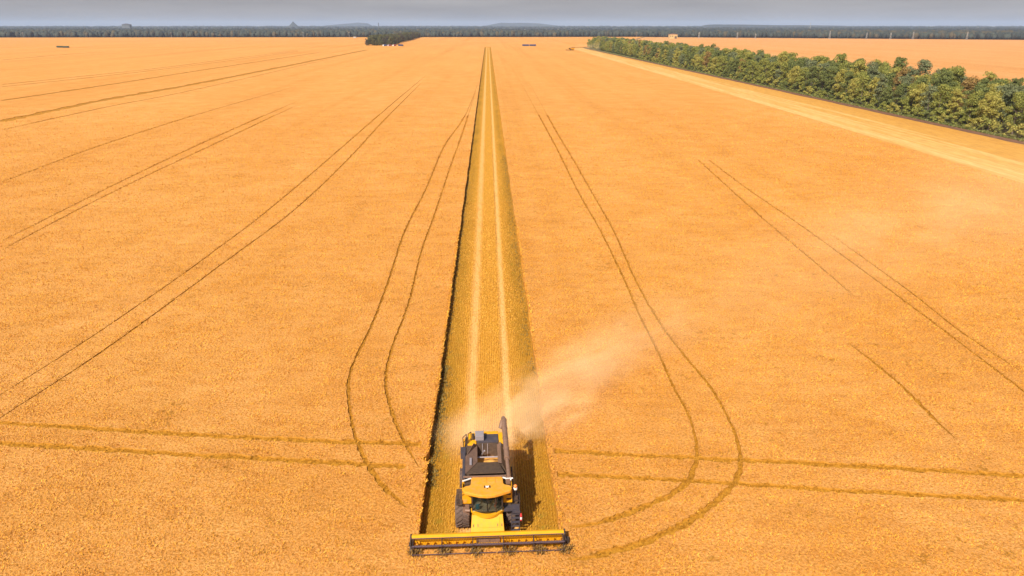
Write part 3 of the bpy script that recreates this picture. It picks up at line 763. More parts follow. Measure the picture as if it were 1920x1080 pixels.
# mine headframe / chimney and the far mast
x, y = at_px(710, 54.5); t = empty('tower', (x * 1.0, y, 0)); tag(t, 'dark slender tower on the horizon above the left wood', 'tower')
b = MB(); b.cyl((0, 0, -.2), (0, 0, 44), 4.2, 2.6, 12); b.build('shaft', simple('tower_dark', (.06, .06, .07), .8), t)
b = MB(); b.cyl((0, 0, 44), (0, 0, 47), 3.6, 3.6, 12); b.cyl((0, 0, 47), (0, 0, 56), .6, .3, 6); b.build('cap', simple('tower_cap', (.06, .06, .07), .8), t)
x, y = at_px(1518, 57); t = empty('radio_mast', (x, y, 0)); tag(t, 'thin pale lattice mast rising over the right-hand woods', 'mast')
b = MB()
for a in range(3): b.cyl((2.2 * math.cos(a * 2.1), 2.2 * math.sin(a * 2.1), 0), (.5 * math.cos(a * 2.1), .5 * math.sin(a * 2.1), 46), .35, .3, 5)
for i in range(9):
    r_ = 2.2 - 1.7 * i / 9
    for a in range(3): b.cyl((r_ * math.cos(a * 2.1), r_ * math.sin(a * 2.1), i * 5), ((r_ - .2) * math.cos(a * 2.1 + 2.1), (r_ - .2) * math.sin(a * 2.1 + 2.1), i * 5 + 5), .15, .15, 4)
b.build('lattice', M_CONC, t)
b = MB(); b.cyl((0, 0, 46), (0, 0, 54), .25, .12, 6); b.build('antenna', M_CONC, t)
def building(px, py, w, d, hgt, wallm, roofm, name, label, doors=True):
    x, y = at_px(px, py); t = empty(name, (x, y, 0)); tag(t, label, 'building')
    b = MB(); b.box(-w / 2, w / 2, 0, d, 0, hgt); b.build('wall', wallm, t)
    b = MB(); b.prism([(-w / 2 - .4, hgt + .01), (w / 2 + .4, hgt + .01), (w / 2 + .4, hgt + .3), (0, hgt + hgt * .14 + .3), (-w / 2 - .4, hgt + .3)], 'y', -.4, d + .4); b.build('roof', roofm, t)
    if doors:
        b = MB(); b.box(w * .14, w * .42, -.06, 0, 0, hgt * .6); b.build('door', M_DARKB, t)
        for q in (-.35, -.1):
            b = MB(); b.box(w * q - 1, w * q + 1, -.05, 0, hgt * .45, hgt * .7); b.build('window', M_BLACK, t)
building(1262.5, 72.6, 19, 14, 9.5, simple('yellow_wall', (.48, .34, .14), .8), simple('rust_roof', (.30, .14, .09), .8), 'barn', 'yellow barn with brownish roof at the far wood behind the belt')
M_WW = simple('white_wall', (.42, .41, .39), .8)
building(665, 71.4, 7, 6, 3.5, M_WW, M_SLATE, 'house', 'small white house before the far wood, near the left lorries wood', False)
building(1896, 60, 60, 20, 7, M_WW, M_GREY, 'warehouse', 'long low white warehouse near the right frame edge', False)
building(237, 57, 46, 30, 34, simple('grey_wall', (.09, .10, .11), .8), M_SLATE, 'silo_block', 'grey block rising over the left-hand woods on the horizon', False)

# ------------------------------------------------------------------ the combine harvester
def wheel(parent, cx, cy, r, w, lugs, name='wheel', rim_m=None):
    b = MB(); h_ = w / 2
    b.lathe([(-h_ * .8, r * .55), (-h_, r * .72), (-h_ * .96, r * .9), (-h_ * .75, r * .965), (h_ * .75, r * .965), (h_ * .96, r * .9), (h_, r * .72), (h_ * .8, r * .55)], (cx, cy, r), 40)
    o = b.build(name, M_RUB, parent, smooth=True)
    b = MB()
    for i in range(lugs):
        for s in (-1, 1):
            a = 2 * math.pi * (i + (.5 if s > 0 else 0)) / lugs
            c_ = Vector((cx + s * h_ * .46, cy + math.cos(a) * r * .975, r + math.sin(a) * r * .975))
            rot = Matrix.Rotation(a, 3, 'X') @ Matrix.Rotation(s * R(38), 3, 'Y')
            b.obox(c_, (h_ * 1.05, r * .09, r * .075), Matrix.Rotation(a, 3, 'X') @ Matrix.Rotation(R(-90), 3, 'X') @ Matrix.Rotation(s * R(-35), 3, 'Z') @ Matrix.Rotation(R(90), 3, 'X'))
    b.build('tread', M_RUB, o)
    b = MB(); b.lathe([(-h_ * .5, r * .15), (-h_ * .45, r * .5), (-h_ * .82, r * .56), (h_ * .82, r * .56), (h_ * .45, r * .5), (h_ * .5, r * .15)], (cx, cy, r), 28)
    b.build('rim', rim_m or M_YEL, o, smooth=True)
    return o

def make_combine():
    t = empty('combine_harvester')
    # chassis and body
    b = MB(); b.box(-1.1, 1.1, -.6, 4.4, .75, 1.55); b.box(-1.9, 1.9, -.16, .16, .82, 1.12); b.box(-1.7, 1.7, 4.0, 4.24, .5, .74); b.build('chassis', M_BLACK, t, .02)
    b = MB(); b.prism([(-.35, 1.3), (4.6, 1.3), (5.3, 1.9), (5.5, 3.1), (4.9, 3.32), (4.02, 3.32), (4.02, 2.4), (-.02, 2.4), (-.02, 3.32), (-.35, 3.32)], 'x', -1.42, 1.42); b.build('body', M_DARKB, t, .03)
    for s in (-1, 1):
        b = MB(); b.prism([(-.25, 2.05), (.9, 1.7), (4.3, 1.55), (5.2, 2.0), (5.5, 2.9), (5.0, 3.28), (3.9, 3.42), (-.25, 3.42)], 'x', s * 1.43, s * 1.57); b.build('side_panel', M_YEL, t, .02)
    # front side housings with vents
    b = MB(); b.box(-1.57, -1.0, -1.0, -.80, 2.28, 3.36); b.box(-1.57, -1.53, -.8, -.28, 2.28, 3.36); hl = b.build('side_housing', M_YEL, t, .04)
    b = MB(); b.box(1.0, 1.57, -1.0, -.80, 2.28, 3.36); b.box(1.53, 1.57, -.8, -.28, 2.28, 3.36); hr = b.build('side_housing', M_YEL, t, .04)
    b = MB(); b.box(1.2, 1.47, -1.02, -.985, 2.86, 3.2); b.build('vent', M_BLACK, hr)
    b = MB(); b.box(1.2, 1.5, -1.015, -.985, 2.5, 2.62); b.build('slot', M_BLACK, hr)
    b = MB(); b.box(-1.52, -1.28, -1.016, -.985, 2.34, 2.62); b.build('hatch', M_YELROOF, hl)
    b = MB(); b.box(-1.52, -1.0, -.79, -.26, 1.9, 3.05); b.box(1.0, 1.52, -.79, -.26, 1.9, 3.05); b.build('rear_of_cab', M_DARKB, t)
    # engine deck and rear hood
    b = MB(); b.prism([(4.0, 3.4), (5.05, 3.4), (5.05, 3.58), (4.0, 3.62)], 'x', -.62, .88); b.build('engine_deck', M_SLATE, t, .02)
    b = MB(); b.prism([(3.9, 3.32), (5.3, 3.2), (5.45, 3.42), (5.1, 3.66), (3.9, 3.5)], 'x', -1.25, -.64); b.prism([(3.9, 3.32), (5.3, 3.2), (5.45, 3.42), (5.1, 3.66), (3.9, 3.5)], 'x', .9, 1.3); b.box(-.64, .9, 5.06, 5.4, 3.2, 3.6); b.build('rear_hood', M_YEL, t, .05)
    b = MB(); b.box(-.72, -.12, 4.1, 4.8, 3.64, 4.02); ab = b.build('air_intake', M_GREY, t, .03)
    b = MB(); b.cyl((-.85, 4.4, 3.6), (-.85, 4.4, 4.0), .1, .1, 12); b.build('exhaust', M_BLACK, t)
    b = MB(); b.cyl((.98, 3.95, 3.55), (1.02, 3.3, 3.62), .06, .06, 10); b.build('pipe', M_CHROME, t)
    # grain tank: walls round an open bin, flared flaps above it
    zx0, zx1, zy0, zy1, zt = -.60, .80, 1.85, 3.95, 3.40
    b = MB()
    b.box(-1.4, zx0, .0, 3.98, 2.41, zt); b.box(zx1, 1.40, .0, 3.98, 2.41, zt); b.box(zx0, zx1, .0, zy0, 2.41, zt); b.box(zx0 - .001, zx1 + .001, zy1, 4.0, 2.4, zt + .12)
    tank = b.build('grain_tank', M_TANKIN, t)
    b = MB(); b.sheet([(-1.34, -.05, 3.84), (1.12, -.02, 3.84), (zx1, zy0, zt), (zx0, zy0, zt)], -.03); b.build('front_flap', M_DARKB, tank)  # faces away from the sun; that shade is put into its darker colour
    b = MB(); b.sheet([(-1.36, 1.9, 3.84), (-1.36, -.05, 3.84), (zx0, zy0, zt + .005), (zx0, zy1, zt + .005)], .03); b.sheet([(-.84, 3.5, 3.84), (-1.36, 1.9, 3.84), (zx0, zy1, zt + .005), (zx0, zy1 + .01, zt + .005)], .03); b.build('left_flap', M_BROWN, tank)
    b = MB(); b.sheet([(1.0, 1.0, 3.84), (1.0, 3.5, 3.84), (zx1, zy1, zt + .005), (zx1, zy0 - .1, zt + .005)], .03); b.build('right_flap', M_BROWN, tank)
    b = MB(); b.sheet([(1.36, -.02, 3.46), (1.36, 3.6, 3.46), (1.02, 3.5, 3.80), (1.02, .9, 3.80)], .03); b.build('cover_plate', M_DARKB, tank)
    b = MB(); b.box(-1.1, -.96, 1.1, 1.9, 3.70, 3.74); b.build('hinge_bar', M_GREY, tank)
    b = MB()
    for q in (-.25, .1): b.box(q, q + .05, zy1 - .06, zy1 - .002, 2.5, zt + .1)
    b.cyl((zx0, 2.9, 3.1), (zx1, 2.9, 3.1), .05, .05, 8); b.cyl((-.35, 3.8, 2.6), (-.1, 3.3, 3.35), .06, .06, 8); b.build('auger_frame', M_GREY, tank)
    b = MB(); nG = 9; vs_ = [[b.bm.verts.new((zx0 + (zx1 - zx0) * i / nG, zy0 + (zy1 - zy0) * j / nG, 2.45 + .62 * math.exp(-((i / nG - .68) ** 2) * 5 - ((j / nG - .28) ** 2) * 6) + random.uniform(-.02, .02))) for i in range(nG + 1)] for j in range(nG + 1)]
    for j in range(nG):
        for i in range(nG): b.bm.faces.new((vs_[j][i], vs_[j][i + 1], vs_[j + 1][i + 1], vs_[j + 1][i]))
    b.build('grain_heap', M_GRAIN, tank, smooth=True)
    b = MB(); b.box(-1.5, 1.22, -.16, -.06, 3.62, 3.70); b.build('tank_rim', M_BROWN, t)
    b = MB(); b.box(-1.57, -1.38, -.1, 2.8, 3.43, 3.60); b.build('left_rail_box', M_SLATE, t, .02)
    b = MB(); b.box(-1.72, -1.36, 2.9, 3.62, 3.0, 3.50); b.build('filter_box', M_SLATE, t, .03)
    # light bars
    for s in (-1, 1):
        b = MB(); b.obox((s * 1.27, -.28, 3.56), (.62, .07, .06), Matrix.Rotation(s * R(-28), 3, 'Z')); b.build('light_bar', M_WHITE, t)
    b = MB(); b.obox((1.4, -.35, 3.62), (.5, .06, .05), Matrix.Rotation(R(5), 3, 'Z')); b.build('light_bar', M_WHITE, t)
    # railing and ladder at the left rear
    b = MB()
    for p in ([(-1.5, 3.65, 3.3), (-1.56, 3.65, 4.2), (-1.32, 4.0, 4.25), (-1.3, 4.0, 3.4)], [(-1.22, 4.0, 3.4), (-1.2, 4.0, 4.25), (-1.0, 4.3, 4.25), (-1.0, 4.3, 3.5)]):
        b.tube(p, .03, 6)
    b.tube([(-1.53, 3.65, 3.8), (-1.31, 4.0, 3.85)], .022, 6); b.build('handrail', M_BLACK, t)
    # unloading auger folded back along the right side
    b = MB(); b.cyl((1.40, -.3, 3.66), (1.36, 1.55, 3.80), .13, .13, 14); b.cyl((1.36, 1.5, 3.82), (1.33, 5.85, 4.25), .18, .18, 18)
    for q in (0.02, .25, .5, .75, .97):
        c0 = Vector((1.36, 1.5, 3.82)).lerp(Vector((1.33, 5.85, 4.25)), q); b.cyl(c0, c0 + Vector((0, .07, .007)), .205, .205, 18)
    au = b.build('unloading_auger', M_BROWN, t, smooth=True)
    b = MB(); b.cyl((1.33, 5.75, 4.24), (1.30, 6.1, 4.22), .2, .15, 14); b.cyl((1.24, 5.75, 4.2), (1.06, 5.45, 3.75), .17, .14, 14); b.build('spout', M_BROWN, au, smooth=True)
    b = MB(); b.box(1.2, 1.5, -.42, .1, 3.2, 3.62); b.build('elbow', M_BROWN, au, .04)
    # cab
    roof = [(-.95, -.14), (-1.0, -.3), (-1.02, -.85), (-1.10, -.98), (-1.40, -1.08), (-1.5, -1.2), (-1.52, -1.45), (-1.44, -1.62), (-.95, -1.84), (-.48, -2.02), (0, -2.09)]
    roof = roof + [(-x, y) for x, y in roof[-2::-1]]
    b = MB(); b.prism([(x, y) for x, y in roof], 'z', 3.42, 3.64); cr = b.build('cab_roof', M_YELROOF, t, .05)
    b = MB(); b.box(-.52, -.02, -.82, -.24, 3.642, 3.67); b.box(.02, .52, -.82, -.24, 3.642, 3.67); b.build('roof_hatch', M_YELROOF, cr, .01)
    # the emblem: white leaf-like mark between dark bars
    b = MB(); b.prism([(-.10, -1.22), (-.05, -1.32), (.0, -1.25), (.05, -1.32), (.10, -1.22), (.09, -1.1), (.03, -1.16), (-.03, -1.16), (-.09, -1.1)], 'z', 3.642, 3.675); b.build('emblem', M_WHITE, cr)
    b = MB(); b.box(-.20, -.125, -1.32, -1.10, 3.642, 3.67); b.box(.125, .20, -1.32, -1.10, 3.642, 3.67); b.box(-.04, .04, -1.40, -1.345, 3.642, 3.67); b.build('emblem_backing', M_BLACK, cr)
    arc = lambda x, y0, k: y0 + k * (x / .95) ** 2
    xs = [-.95 + 1.9 * i / 14 for i in range(15)]
    b = MB()
    for a, c in zip(xs[:-1], xs[1:]):
        b.hexa([(a, arc(a, -1.62, .38), 1.98), (c, arc(c, -1.62, .38), 1.98), (c, arc(c, -1.59, .38), 1.98), (a, arc(a, -1.59, .38), 1.98),
                (a, arc(a, -1.86, .36), 3.42), (c, arc(c, -1.86, .36), 3.42), (c, arc(c, -1.83, .36), 3.42), (a, arc(a, -1.83, .36), 3.42)])
    cab = b.build('windscreen', M_GLASS, t, smooth=True)
    for s in (-1, 1):
        b = MB(); b.box(s * .95 - .02, s * .95 + .02, -1.25, -.2, 1.98, 3.42); b.build('side_window', M_GLASS, t)
    b = MB(); b.tube([(-.93, -1.26, 1.98), (-.93, -1.50, 3.42)], .05, 8); b.tube([(.93, -1.26, 1.98), (.93, -1.50, 3.42)], .05, 8); b.tube([(.52, -1.52, 1.98), (.52, -1.77, 3.42)], .035, 8); b.box(-.97, .97, -.3, -.18, 1.9, 3.42); b.build('cab_frame', M_BLACK, t)
    b = MB(); b.box(-.93, .93, -1.3, -.3, 1.88, 1.96); b.build('cab_floor', M_CREAM, t)
    b = MB(); b.box(-.26, .26, -.95, -.45, 2.3, 2.45); b.box(-.26, .26, -.5, -.36, 2.4, 3.1); b.box(-.13, .13, -.48, -.38, 3.1, 3.3); st_ = b.build('seat', M_SEAT, t, .04)
    b = MB(); b.cyl((0, -1.35, 1.95), (0, -1.2, 2.65), .04, .04, 8)
    for i in range(16):
        a0, a1 = 2 * math.pi * i / 16, 2 * math.pi * (i + 1) / 16
        b.cyl((.2 * math.cos(a0), -1.18 + .17 * math.sin(a0), 2.66 + .08 * math.sin(a0)), (.2 * math.cos(a1), -1.18 + .17 * math.sin(a1), 2.66 + .08 * math.sin(a1)), .018, .018, 6)
    b.build('steering_wheel', M_BLACK, t)
    b = MB(); b.box(.34, .62, -1.15, -.45, 2.3, 2.52); b.box(.5, .66, -1.3, -1.2, 2.5, 2.85); b.build('console', M_CREAM, t, .02)
    b = MB(); b.obox((-.62, -1.28, 2.25), (.22, .12, .34), Matrix.Rotation(R(20), 3, 'Z')); b.build('jacket', M_CYAN, t, .03)
    b = MB(); b.obox((.50, -1.36, 2.42), (.10, .06, .34), Matrix.Rotation(R(12), 3, 'Y')); b.build('display', M_AMBER, t)
    # platform lip below the windscreen
    b = MB(); xs2 = [-1.04 + 2.08 * i / 16 for i in range(17)]
    for a, c in zip(xs2[:-1], xs2[1:]):
        f0, f1 = arc(a, -1.84, .55), arc(c, -1.84, .55)
        b.hexa([(a, f0, 1.78), (c, f1, 1.78), (c, f1 + .24, 1.78), (a, f0 + .24, 1.78), (a, f0, 1.93), (c, f1, 1.93), (c, f1 + .24, 1.93), (a, f0 + .24, 1.93)])
    bmesh.ops.remove_doubles(b.bm, verts=b.bm.verts, dist=1e-4); b.build('platform_lip', M_YEL, t)
    # feeder house
    b = MB(); b.hexa([(-1.06, -2.30, .42), (1.02, -2.30, .42), (.95, .3, 1.1), (-.98, .3, 1.1), (-1.06, -2.26, 1.12), (1.02, -2.26, 1.12), (.95, -1.50, 1.80), (-.98, -1.50, 1.80)])
    fh = b.build('feeder_house', M_YEL, t, .03)
    rot = Matrix.Rotation(math.atan2(.68, .76), 3, 'X')
    b = MB(); b.obox((0, -1.86, 1.48), (1.5, .62, .05), rot); b.build('feeder_plate', M_YEL, fh, .015)
    b = MB()
    for q in (-.9, -.62, .6, .86): b.obox((q, -2.0, 1.382), (.035, .16, .06), rot)
    b.build('slots', M_BLACK, fh)
    # wheels
    wheel(t, -1.61, .0, .98, .92, 20); wheel(t, 1.61, .0, .98, .92, 20)
    wheel(t, -1.62, 4.1, .66, .46, 16); wheel(t, 1.62, 4.1, .66, .46, 16)
    for s in (-1, 1):
        b = MB(); b.prism([(-.75, 1.98), (.8, 2.06), (.8, 2.12), (-.75, 2.04)], 'x', s * 1.1, s * 1.98); b.build('mudguard', M_DARKB, t)
    b = MB(); b.box(-1.5, -1.12, 1.3, 3.2, .9, 1.7); b.box(1.12, 1.5, 1.3, 3.0, .9, 1.7); b.build('fuel_tank', M_BLACK, t, .04)
    # access platform, ladder, extinguisher, mirror arms
    b = MB(); b.box(1.02, 2.05, -1.35, -.45, 1.86, 1.93); b.box(1.55, 2.05, -1.5, -1.35, 1.84, 1.9); pf = b.build('platform', M_SLATE, t, .01)
    b = MB(); b.tube([(2.02, -1.34, 1.9), (2.02, -1.34, 2.75), (2.02, -.5, 2.75), (2.02, -.5, 1.9)], .025, 6); b.tube([(2.02, -1.34, 2.35), (2.02, -.5, 2.35)], .02, 6); b.build('guard_rail', M_BLACK, pf)
    b = MB()
    for s in (1.5, 2.0): b.tube([(s, -1.45, 1.86), (s, -1.62, .55)], .025, 6)
    for q in range(5): b.box(1.5, 2.0, -1.66 + q * .035, -1.50 + q * .035, .6 + q * .28, .64 + q * .28)
    b.build('ladder', M_SLATE, pf)
    b = MB(); b.cyl((2.1, -1.42, 1.22), (2.1, -1.42, 1.62), .075, .075, 12); b.cyl((2.1, -1.42, 1.62), (2.1, -1.42, 1.76), .065, .03, 12); ex = b.build('fire_extinguisher', M_RED, t, smooth=True)
    b = MB(); b.cyl((2.1, -1.42, 1.32), (2.1, -1.42, 1.5), .079, .079, 12); b.build('paper_label', M_WHITE, ex)
    b = MB(); b.tube([(1.5, -1.2, 3.45), (1.72, -1.1, 3.3), (1.8, -1.1, 2.8)], .025, 6); b.box(1.68, 1.92, -1.14, -1.08, 2.45, 2.85); b.build('mirror', M_BLACK, t)
    b = MB(); b.tube([(-1.5, -1.35, 3.45), (-1.8, -1.3, 3.25), (-1.82, -1.3, 2.9)], .025, 6); b.box(-1.93, -1.7, -1.34, -1.28, 2.5, 2.9); b.build('mirror', M_BLACK, t)
    b = MB(); b.cyl((1.76, -1.05, 3.3), (1.76, -1.05, 3.42), .12, .12, 14); bc = b.build('beacon_base', M_WHITE, t)
    b = MB(); b.lathe([(-.10, .02), (-.08, .10), (.05, .11), (.10, .06)], (0, 0, 0), 14)
    for v_ in b.bm.verts: v_.co = Vector((1.76 + v_.co.y, -1.05 + v_.co.z, 3.52 + v_.co.x))
    b.build('lens', M_AMBER, bc, smooth=True)
    b = MB(); b.cyl((-1.4, -.95, 1.75), (-1.1, -1.0, 1.75), .1, .1, 10); b.box(-1.55, -1.15, -.85, -.7, 1.2, 2.25); b.build('side_step', M_BROWN, t)
    # ---- grain header
    HW = 4.66
    b = MB()
    b.box(-HW, HW, -2.62, -2.52, .32, 1.15)                              # back wall
    b.prism([(-2.44, 1.06), (-2.44, 1.26), (-2.62, 1.31), (-2.80, 1.22), (-2.78, 1.08)], 'x', -HW, HW)   # top beam
    b.hexa([(-HW, -3.35, .16), (HW, -3.35, .16), (HW, -2.53, .26), (-HW, -2.53, .26), (-HW, -3.35, .20), (HW, -3.35, .20), (HW, -2.53, .34), (-HW, -2.53, .34)])
    hd = b.build('header', M_YEL, t, .012)
    b = MB(); b.box(-HW, HW, -2.48, -2.30, .30, .46)
    for q in np.arange(-4.4, 4.5, .98): b.box(q, q + .07, -2.52, -2.42, .34, 1.14)
    b.build('header_frame', M_YEL, hd)
    # intake auger with flighting winding in from both ends
    b = MB(); b.cyl((-HW + .06, -2.92, .62), (HW - .06, -2.92, .62), .17, .17, 18)
    for s in (-1, 1):
        prev = None
        N_ = 150
        for i in range(N_ + 1):
            xq = s * (HW - .1 - (HW - .85) * i / N_); a = s * i * .36 + .6
            p_in = b.bm.verts.new((xq, -2.92 + .16 * math.cos(a), .62 + .16 * math.sin(a))); p_out = b.bm.verts.new((xq, -2.92 + .30 * math.cos(a), .62 + .30 * math.sin(a)))
            if prev: b.bm.faces.new((prev[0], prev[1], p_out, p_in))
            prev = (p_in, p_out)
    b.build('intake_auger', M_YEL, hd, smooth=False)
    b = MB()
    for i in range(22): a = i * 2.4; xq = -.75 + 1.5 * i / 21; b.cyl((xq, -2.92 + .15 * math.cos(a), .62 + .15 * math.sin(a)), (xq, -2.92 + .34 * math.cos(a), .62 + .34 * math.sin(a)), .018, .015, 5)
    b.box(-.72, .72, -2.74, -2.64, .34, .98); b.build('feed_fingers', M_BROWN, hd)
    b = MB(); b.box(-HW, HW, -3.42, -3.35, .15, .19)
    for q in np.arange(-HW + .05, HW, .152): b.hexa([(q - .02, -3.42, .15), (q + .02, -3.42, .15), (q + .02, -3.36, .15), (q - .02, -3.36, .15), (q - .004, -3.55, .17), (q + .004, -3.55, .17), (q + .02, -3.36, .19), (q - .02, -3.36, .19)])
    b.build('cutter_bar', M_TINE, hd)
    for s in (-1, 1):
        b = MB(); b.prism([(-2.42, .15), (-2.42, 1.2), (-2.8, 1.28), (-3.2, 1.0), (-3.5, .45), (-3.95, .12), (-3.6, .08)], 'x', s * HW, s * (HW + .09)); ep = b.build('end_panel', M_BLACK, hd, .01)
        b = MB(); b.prism([(-3.15, .16), (-3.25, .5), (-3.55, .34), (-3.95, .16), (-3.9, .1)], 'x', s * (HW + .092), s * (HW + .15)); b.build('divider_stripe', M_YEL, ep)
        b = MB(); b.tube([(s * (HW + .05), -2.5, 1.3), (s * (HW + .05), -3.28, 1.08)], .05, 8); b.tube([(s * (HW + .14), -2.6, .8), (s * (HW + .14), -3.2, 1.0)], .035, 8); b.build('reel_arm', M_BLACK, ep)
    b = MB(); b.box(HW + .1, HW + .3, -3.1, -2.7, .35, .95); b.build('drive_cover', M_BLACK, hd, .04)
    # reel
    ry, rz_, rr = -3.36, 1.06, .53
    b = MB(); b.cyl((-HW + .05, ry, rz_), (HW - .05, ry, rz_), .075, .075, 14)
    for q in np.arange(-HW + .12, HW - .05, .155): b.cyl((q, ry, rz_), (q + .05, ry, rz_), .098, .098, 10)
    rl = b.build('reel', M_TINE, t)
    for k in range(6):
        a = 2 * math.pi * k / 6 + R(140); by, bz = ry + rr * math.cos(a), rz_ + rr * math.sin(a)
        b = MB(); b.cyl((-HW + .08, by, bz), (HW - .08, by, bz), .024, .024, 8)
        for q in np.arange(-HW + .15, HW - .1, .155): b.cyl((q, by, bz), (q, by + .05, bz - .22), .007, .005, 4)
        b.build('tine_bar', M_TINE, rl)
    for q in (-4.55, -2.80, -.95, .90, 2.75, 4.55):
        b = MB()
        for k in range(6):
            a = 2 * math.pi * k / 6 + R(140)
            b.cyl((q, ry, rz_), (q, ry + rr * math.cos(a), rz_ + rr * math.sin(a)), .03, .022, 6)
            a2 = a + math.pi / 3; b.cyl((q, ry + rr * .6 * math.cos(a), rz_ + rr * .6 * math.sin(a)), (q, ry + rr * .6 * math.cos(a2), rz_ + rr * .6 * math.sin(a2)), .018, .018, 5)
        b.build('reel_spider', M_BLACK, rl)
    return t
combine = make_combine()
combine.location = (-.37, 39.0, .02); combine.rotation_euler = (0, 0, R(1.2))
tag(combine, 'yellow combine harvester with wide reel header cutting the near swath', 'combine harvester', 'combine harvesters at work')
far = copy_tree(combine)
x, y = G(1069, 95.5); far.location = (x, y, .06); far.rotation_euler = (0, 0, R(-62))
far['label'] = 'tiny far combine harvester raising dust at the end of the shelter belt'

# ------------------------------------------------------------------ lorries and trailers parked far up the field
def boxy_wheels(parent, xs_, r=.5, w=2.4):
    for q in xs_:
        for s in (-1, 1):
            b = MB(); b.lathe([(-.14, r * .6), (-.14, r), (.14, r), (.14, r * .6)], (0, q, r), 16)
            for v_ in b.bm.verts: v_.co = Vector((v_.co.y, s * w / 2 + v_.co.x, v_.co.z))
            b.build('wheel', M_RUB, parent)
def trailer(px, py, body, label, L=9.6, grp='farm trailers waiting in the field', rz=0, name='grain_trailer', H=3.1):
    x, y = G(px, py); t = empty(name, (x, y, 0), rz); tag(t, label, 'trailer', grp)
    b = MB(); b.hexa([(-L / 2, -1.15, 1.1), (L / 2, -1.15, 1.1), (L / 2, 1.15, 1.1), (-L / 2, 1.15, 1.1), (-L / 2, -1.25, H), (L / 2, -1.25, H), (L / 2, 1.25, H), (-L / 2, 1.25, H)])
    bd = b.build('body', body, t, .03)
    b = MB()
    for i in range(9): q = -L / 2 + L * (i + .5) / 9; b.box(q - .05, q + .05, -1.34, -1.2, 1.15, H - .05); b.box(q - .05, q + .05, 1.2, 1.34, 1.15, H - .05)
    b.build('ribs', body, bd)
    b = MB(); b.box(-L / 2, L / 2 + 1.2, -.4, .4, .8, 1.08); b.build('chassis', M_BLACK, t)
    boxy_wheels(t, (-L / 2 + 1.2, -L / 2 + 2.4, L / 2 - 1.4))
    return t
def lorry(px, py, cabm, bodym, label, L=8.0, rz=0):
    x, y = G(px, py); t = empty('lorry', (x, y, 0), rz); tag(t, label, 'lorry', 'lorries parked by the left wood')
    b = MB(); b.prism([(-L / 2 - 1.9, .8), (-L / 2, .8), (-L / 2, 3.0), (-L / 2 - 1.3, 3.0), (-L / 2 - 1.85, 1.9)], 'y', -1.15, 1.15); cb = b.build('cab', cabm, t, .05)
    b = MB(); b.sheet([(-L / 2 - 1.87, -1.0, 1.95), (-L / 2 - 1.87, 1.0, 1.95), (-L / 2 - 1.36, 1.0, 2.85), (-L / 2 - 1.36, -1.0, 2.85)], -.03); b.build('windscreen', M_GLASS, cb)
    b = MB(); b.box(-L / 2 - 1.3, -L / 2 - .3, -1.17, -1.151, 1.95, 2.7); b.build('window', M_BLACK, cb)
    b = MB(); b.box(-L / 2 + .2, L / 2, -1.2, 1.2, 1.15, 3.0); b.build('body', bodym, t, .03)
    b = MB(); b.box(-L / 2 - 1.4, L / 2, -.4, .4, .75, 1.12); b.build('chassis', M_BLACK, t)
    boxy_wheels(t, (-L / 2 - 1.0, L / 2 - 2.2, L / 2 - 1.0))
M_MAROON = simple('maroon_paint', (.20, .03, .03), .5); M_NAVY = simple('navy_paint', (.03, .05, .13), .5); M_DRED = simple('dark_red_paint', (.16, .03, .04), .5); M_DGR = simple('dark_green_paint', (.05, .075, .045), .5); M_LIL = simple('lilac_paint', (.55, .48, .55), .5)
trailer(985.5, 87.2, M_NAVY, 'navy blue grain trailer, left of the pair beyond the swath end', 10, rz=.02)
trailer(998.8, 87.2, M_NAVY, 'dark navy grain trailer, right of the pair beyond the swath end', 9.6, rz=-.02)
trailer(112.2, 90.3, M_DGR, 'dark green grain trailer, left one of the two at far left', 7.5)
trailer(123.5, 90.6, M_DGR, 'dark green grain trailer, right one of the two at far left', 8.5)
lorry(722.5, 87.3, M_WHITE, M_NAVY, 'dark blue lorry with white cab, leftmost by the wood', 4.2)
lorry(731.5, 87.2, M_LIL, M_DRED, 'deep red lorry with lilac cab, second by the wood', 4.0)
lorry(740.5, 87.2, M_WHITE, M_MAROON, 'maroon lorry with white cab, third by the wood', 3.4)
trailer(751.5, 87.2, M_NAVY, 'dark blue trailer at the right end of the parked lorries', 7.5)

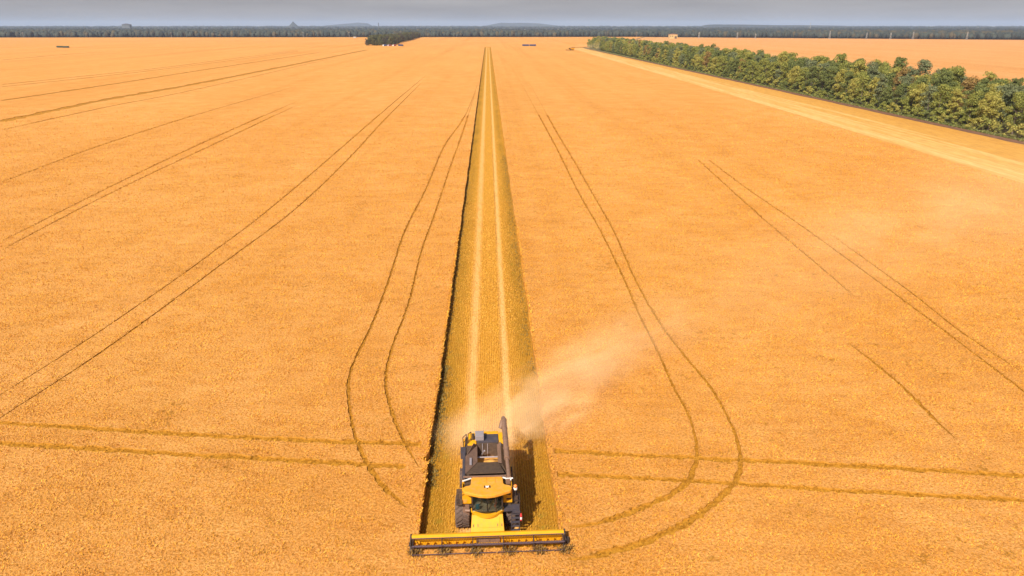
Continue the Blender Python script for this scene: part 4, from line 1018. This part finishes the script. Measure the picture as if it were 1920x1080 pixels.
# ------------------------------------------------------------------ dust and haze
def dust(name, origin, direction, L, w0, w1, dens, label, tilt=0.04, ns=.35, seed=0, thr=.42, col=(1.0, .72, .44), flat_=.55, lead=.06, cat='dust'):
    """a drifting plume: a widening tube lying along its wind direction, its density falling off to the sides"""
    b = MB(); N_ = 16; rings = []
    for i in range(N_ + 1):
        q = i / N_; w = (w0 + (w1 - w0) * q)
        rings.append([b.bm.verts.new((q * L, w * math.cos(a), flat_ * w * math.sin(a))) for a in [2 * math.pi * j / 16 for j in range(16)]])
    for A, B in zip(rings[:-1], rings[1:]):
        for j in range(16): b.bm.faces.new((A[j], A[(j + 1) % 16], B[(j + 1) % 16], B[j]))
    b.bm.faces.new(rings[0][::-1]); b.bm.faces.new(rings[-1])
    m = bpy.data.materials.new(name); m.use_nodes = True; nt = m.node_tree; n, l = nt.nodes, nt.links; n.clear()
    o_ = n.new('ShaderNodeOutputMaterial'); vol = n.new('ShaderNodeVolumePrincipled'); l.new(vol.outputs[0], o_.inputs['Volume'])
    vol.inputs['Color'].default_value = (*col, 1); vol.inputs['Anisotropy'].default_value = -.35
    t = n.new('ShaderNodeTexCoord'); s = n.new('ShaderNodeSeparateXYZ'); l.new(t.outputs['Object'], s.inputs[0])
    u = mathn(n, l, 'DIVIDE', s.outputs['X'], L)
    w = mathn(n, l, 'ADD', mathn(n, l, 'MULTIPLY', u, w1 - w0), w0)
    r2 = mathn(n, l, 'SQRT', mathn(n, l, 'ADD', mathn(n, l, 'POWER', s.outputs['Y'], 2), mathn(n, l, 'POWER', mathn(n, l, 'DIVIDE', s.outputs['Z'], flat_), 2)))
    e = mathn(n, l, 'SUBTRACT', 1.0, mathn(n, l, 'DIVIDE', r2, w), True)
    e = mathn(n, l, 'POWER', e, 1.3)
    mp_ = n.new('ShaderNodeMapping'); mp_.inputs['Scale'].default_value = (.45, 1, 1.3); mp_.inputs['Location'].default_value = (seed, seed * 2, 0); l.new(t.outputs['Object'], mp_.inputs['Vector'])
    k = noise(n, l, mp_.outputs[0], ns, 4, .62, .6)
    k = ramp(n, l, k, [(thr, (0, 0, 0)), (thr + .28, (1, 1, 1))])
    fo = mathn(n, l, 'MULTIPLY', mathn(n, l, 'POWER', mathn(n, l, 'SUBTRACT', 1.0, u, True), 1.0), mathn(n, l, 'DIVIDE', u, lead, True))
    d = mathn(n, l, 'MULTIPLY', mathn(n, l, 'MULTIPLY', e, k), mathn(n, l, 'MULTIPLY', fo, dens))
    l.new(d, vol.inputs['Density'])
    o = b.build(name, m); o.location = origin
    dv = Vector(direction).normalized(); o.rotation_euler = (0, -math.asin(tilt), math.atan2(dv.y, dv.x))
    return tag(o, label, cat, kind='stuff')
dust('dust_plume', (-3.5, 45.0, 1.8), (19.0, 19.0, 0), 34, 2.8, 6.0, .36, 'pale chaff dust streaming right from the combine rear', .05, .34, 3, .36)
dust('dust_puff', (-1.0, 44.6, 1.6), (6, 5.2, 0), 14, 2.6, 3.6, .50, 'thick puff of chaff just behind the combine', .03, .7, 9, .40)
dust('dust_drift', (10, 60, 3.6), (50, 34, 0), 150, 7, 36, .030, 'faint dust veil drifting over the right of the field', .03, .09, 5, .36, flat_=.28, lead=.15)
dust('far_dust', (G(1078, 94)[0], G(1078, 94)[1], 4), (48, -30, 0), 150, 5, 16, .10, 'brown dust blowing over the trees from the far combine', .04, .06, 2, .34, flat_=.8, col=(.85, .66, .45))
b = MB(); b.box(-20000, 20000, -300, 30000, -1.6, 150)
m = bpy.data.materials.new('haze'); m.use_nodes = True; n, l = m.node_tree.nodes, m.node_tree.links; n.clear()
o_ = n.new('ShaderNodeOutputMaterial'); vol = n.new('ShaderNodeVolumePrincipled'); l.new(vol.outputs[0], o_.inputs['Volume'])
vol.inputs['Color'].default_value = (.48, .62, .92, 1); vol.inputs['Density'].default_value = .000062; vol.inputs['Anisotropy'].default_value = .0
o = b.build('haze', m); tag(o, 'pale blue haze lying over the whole plain', 'haze', kind='stuff')
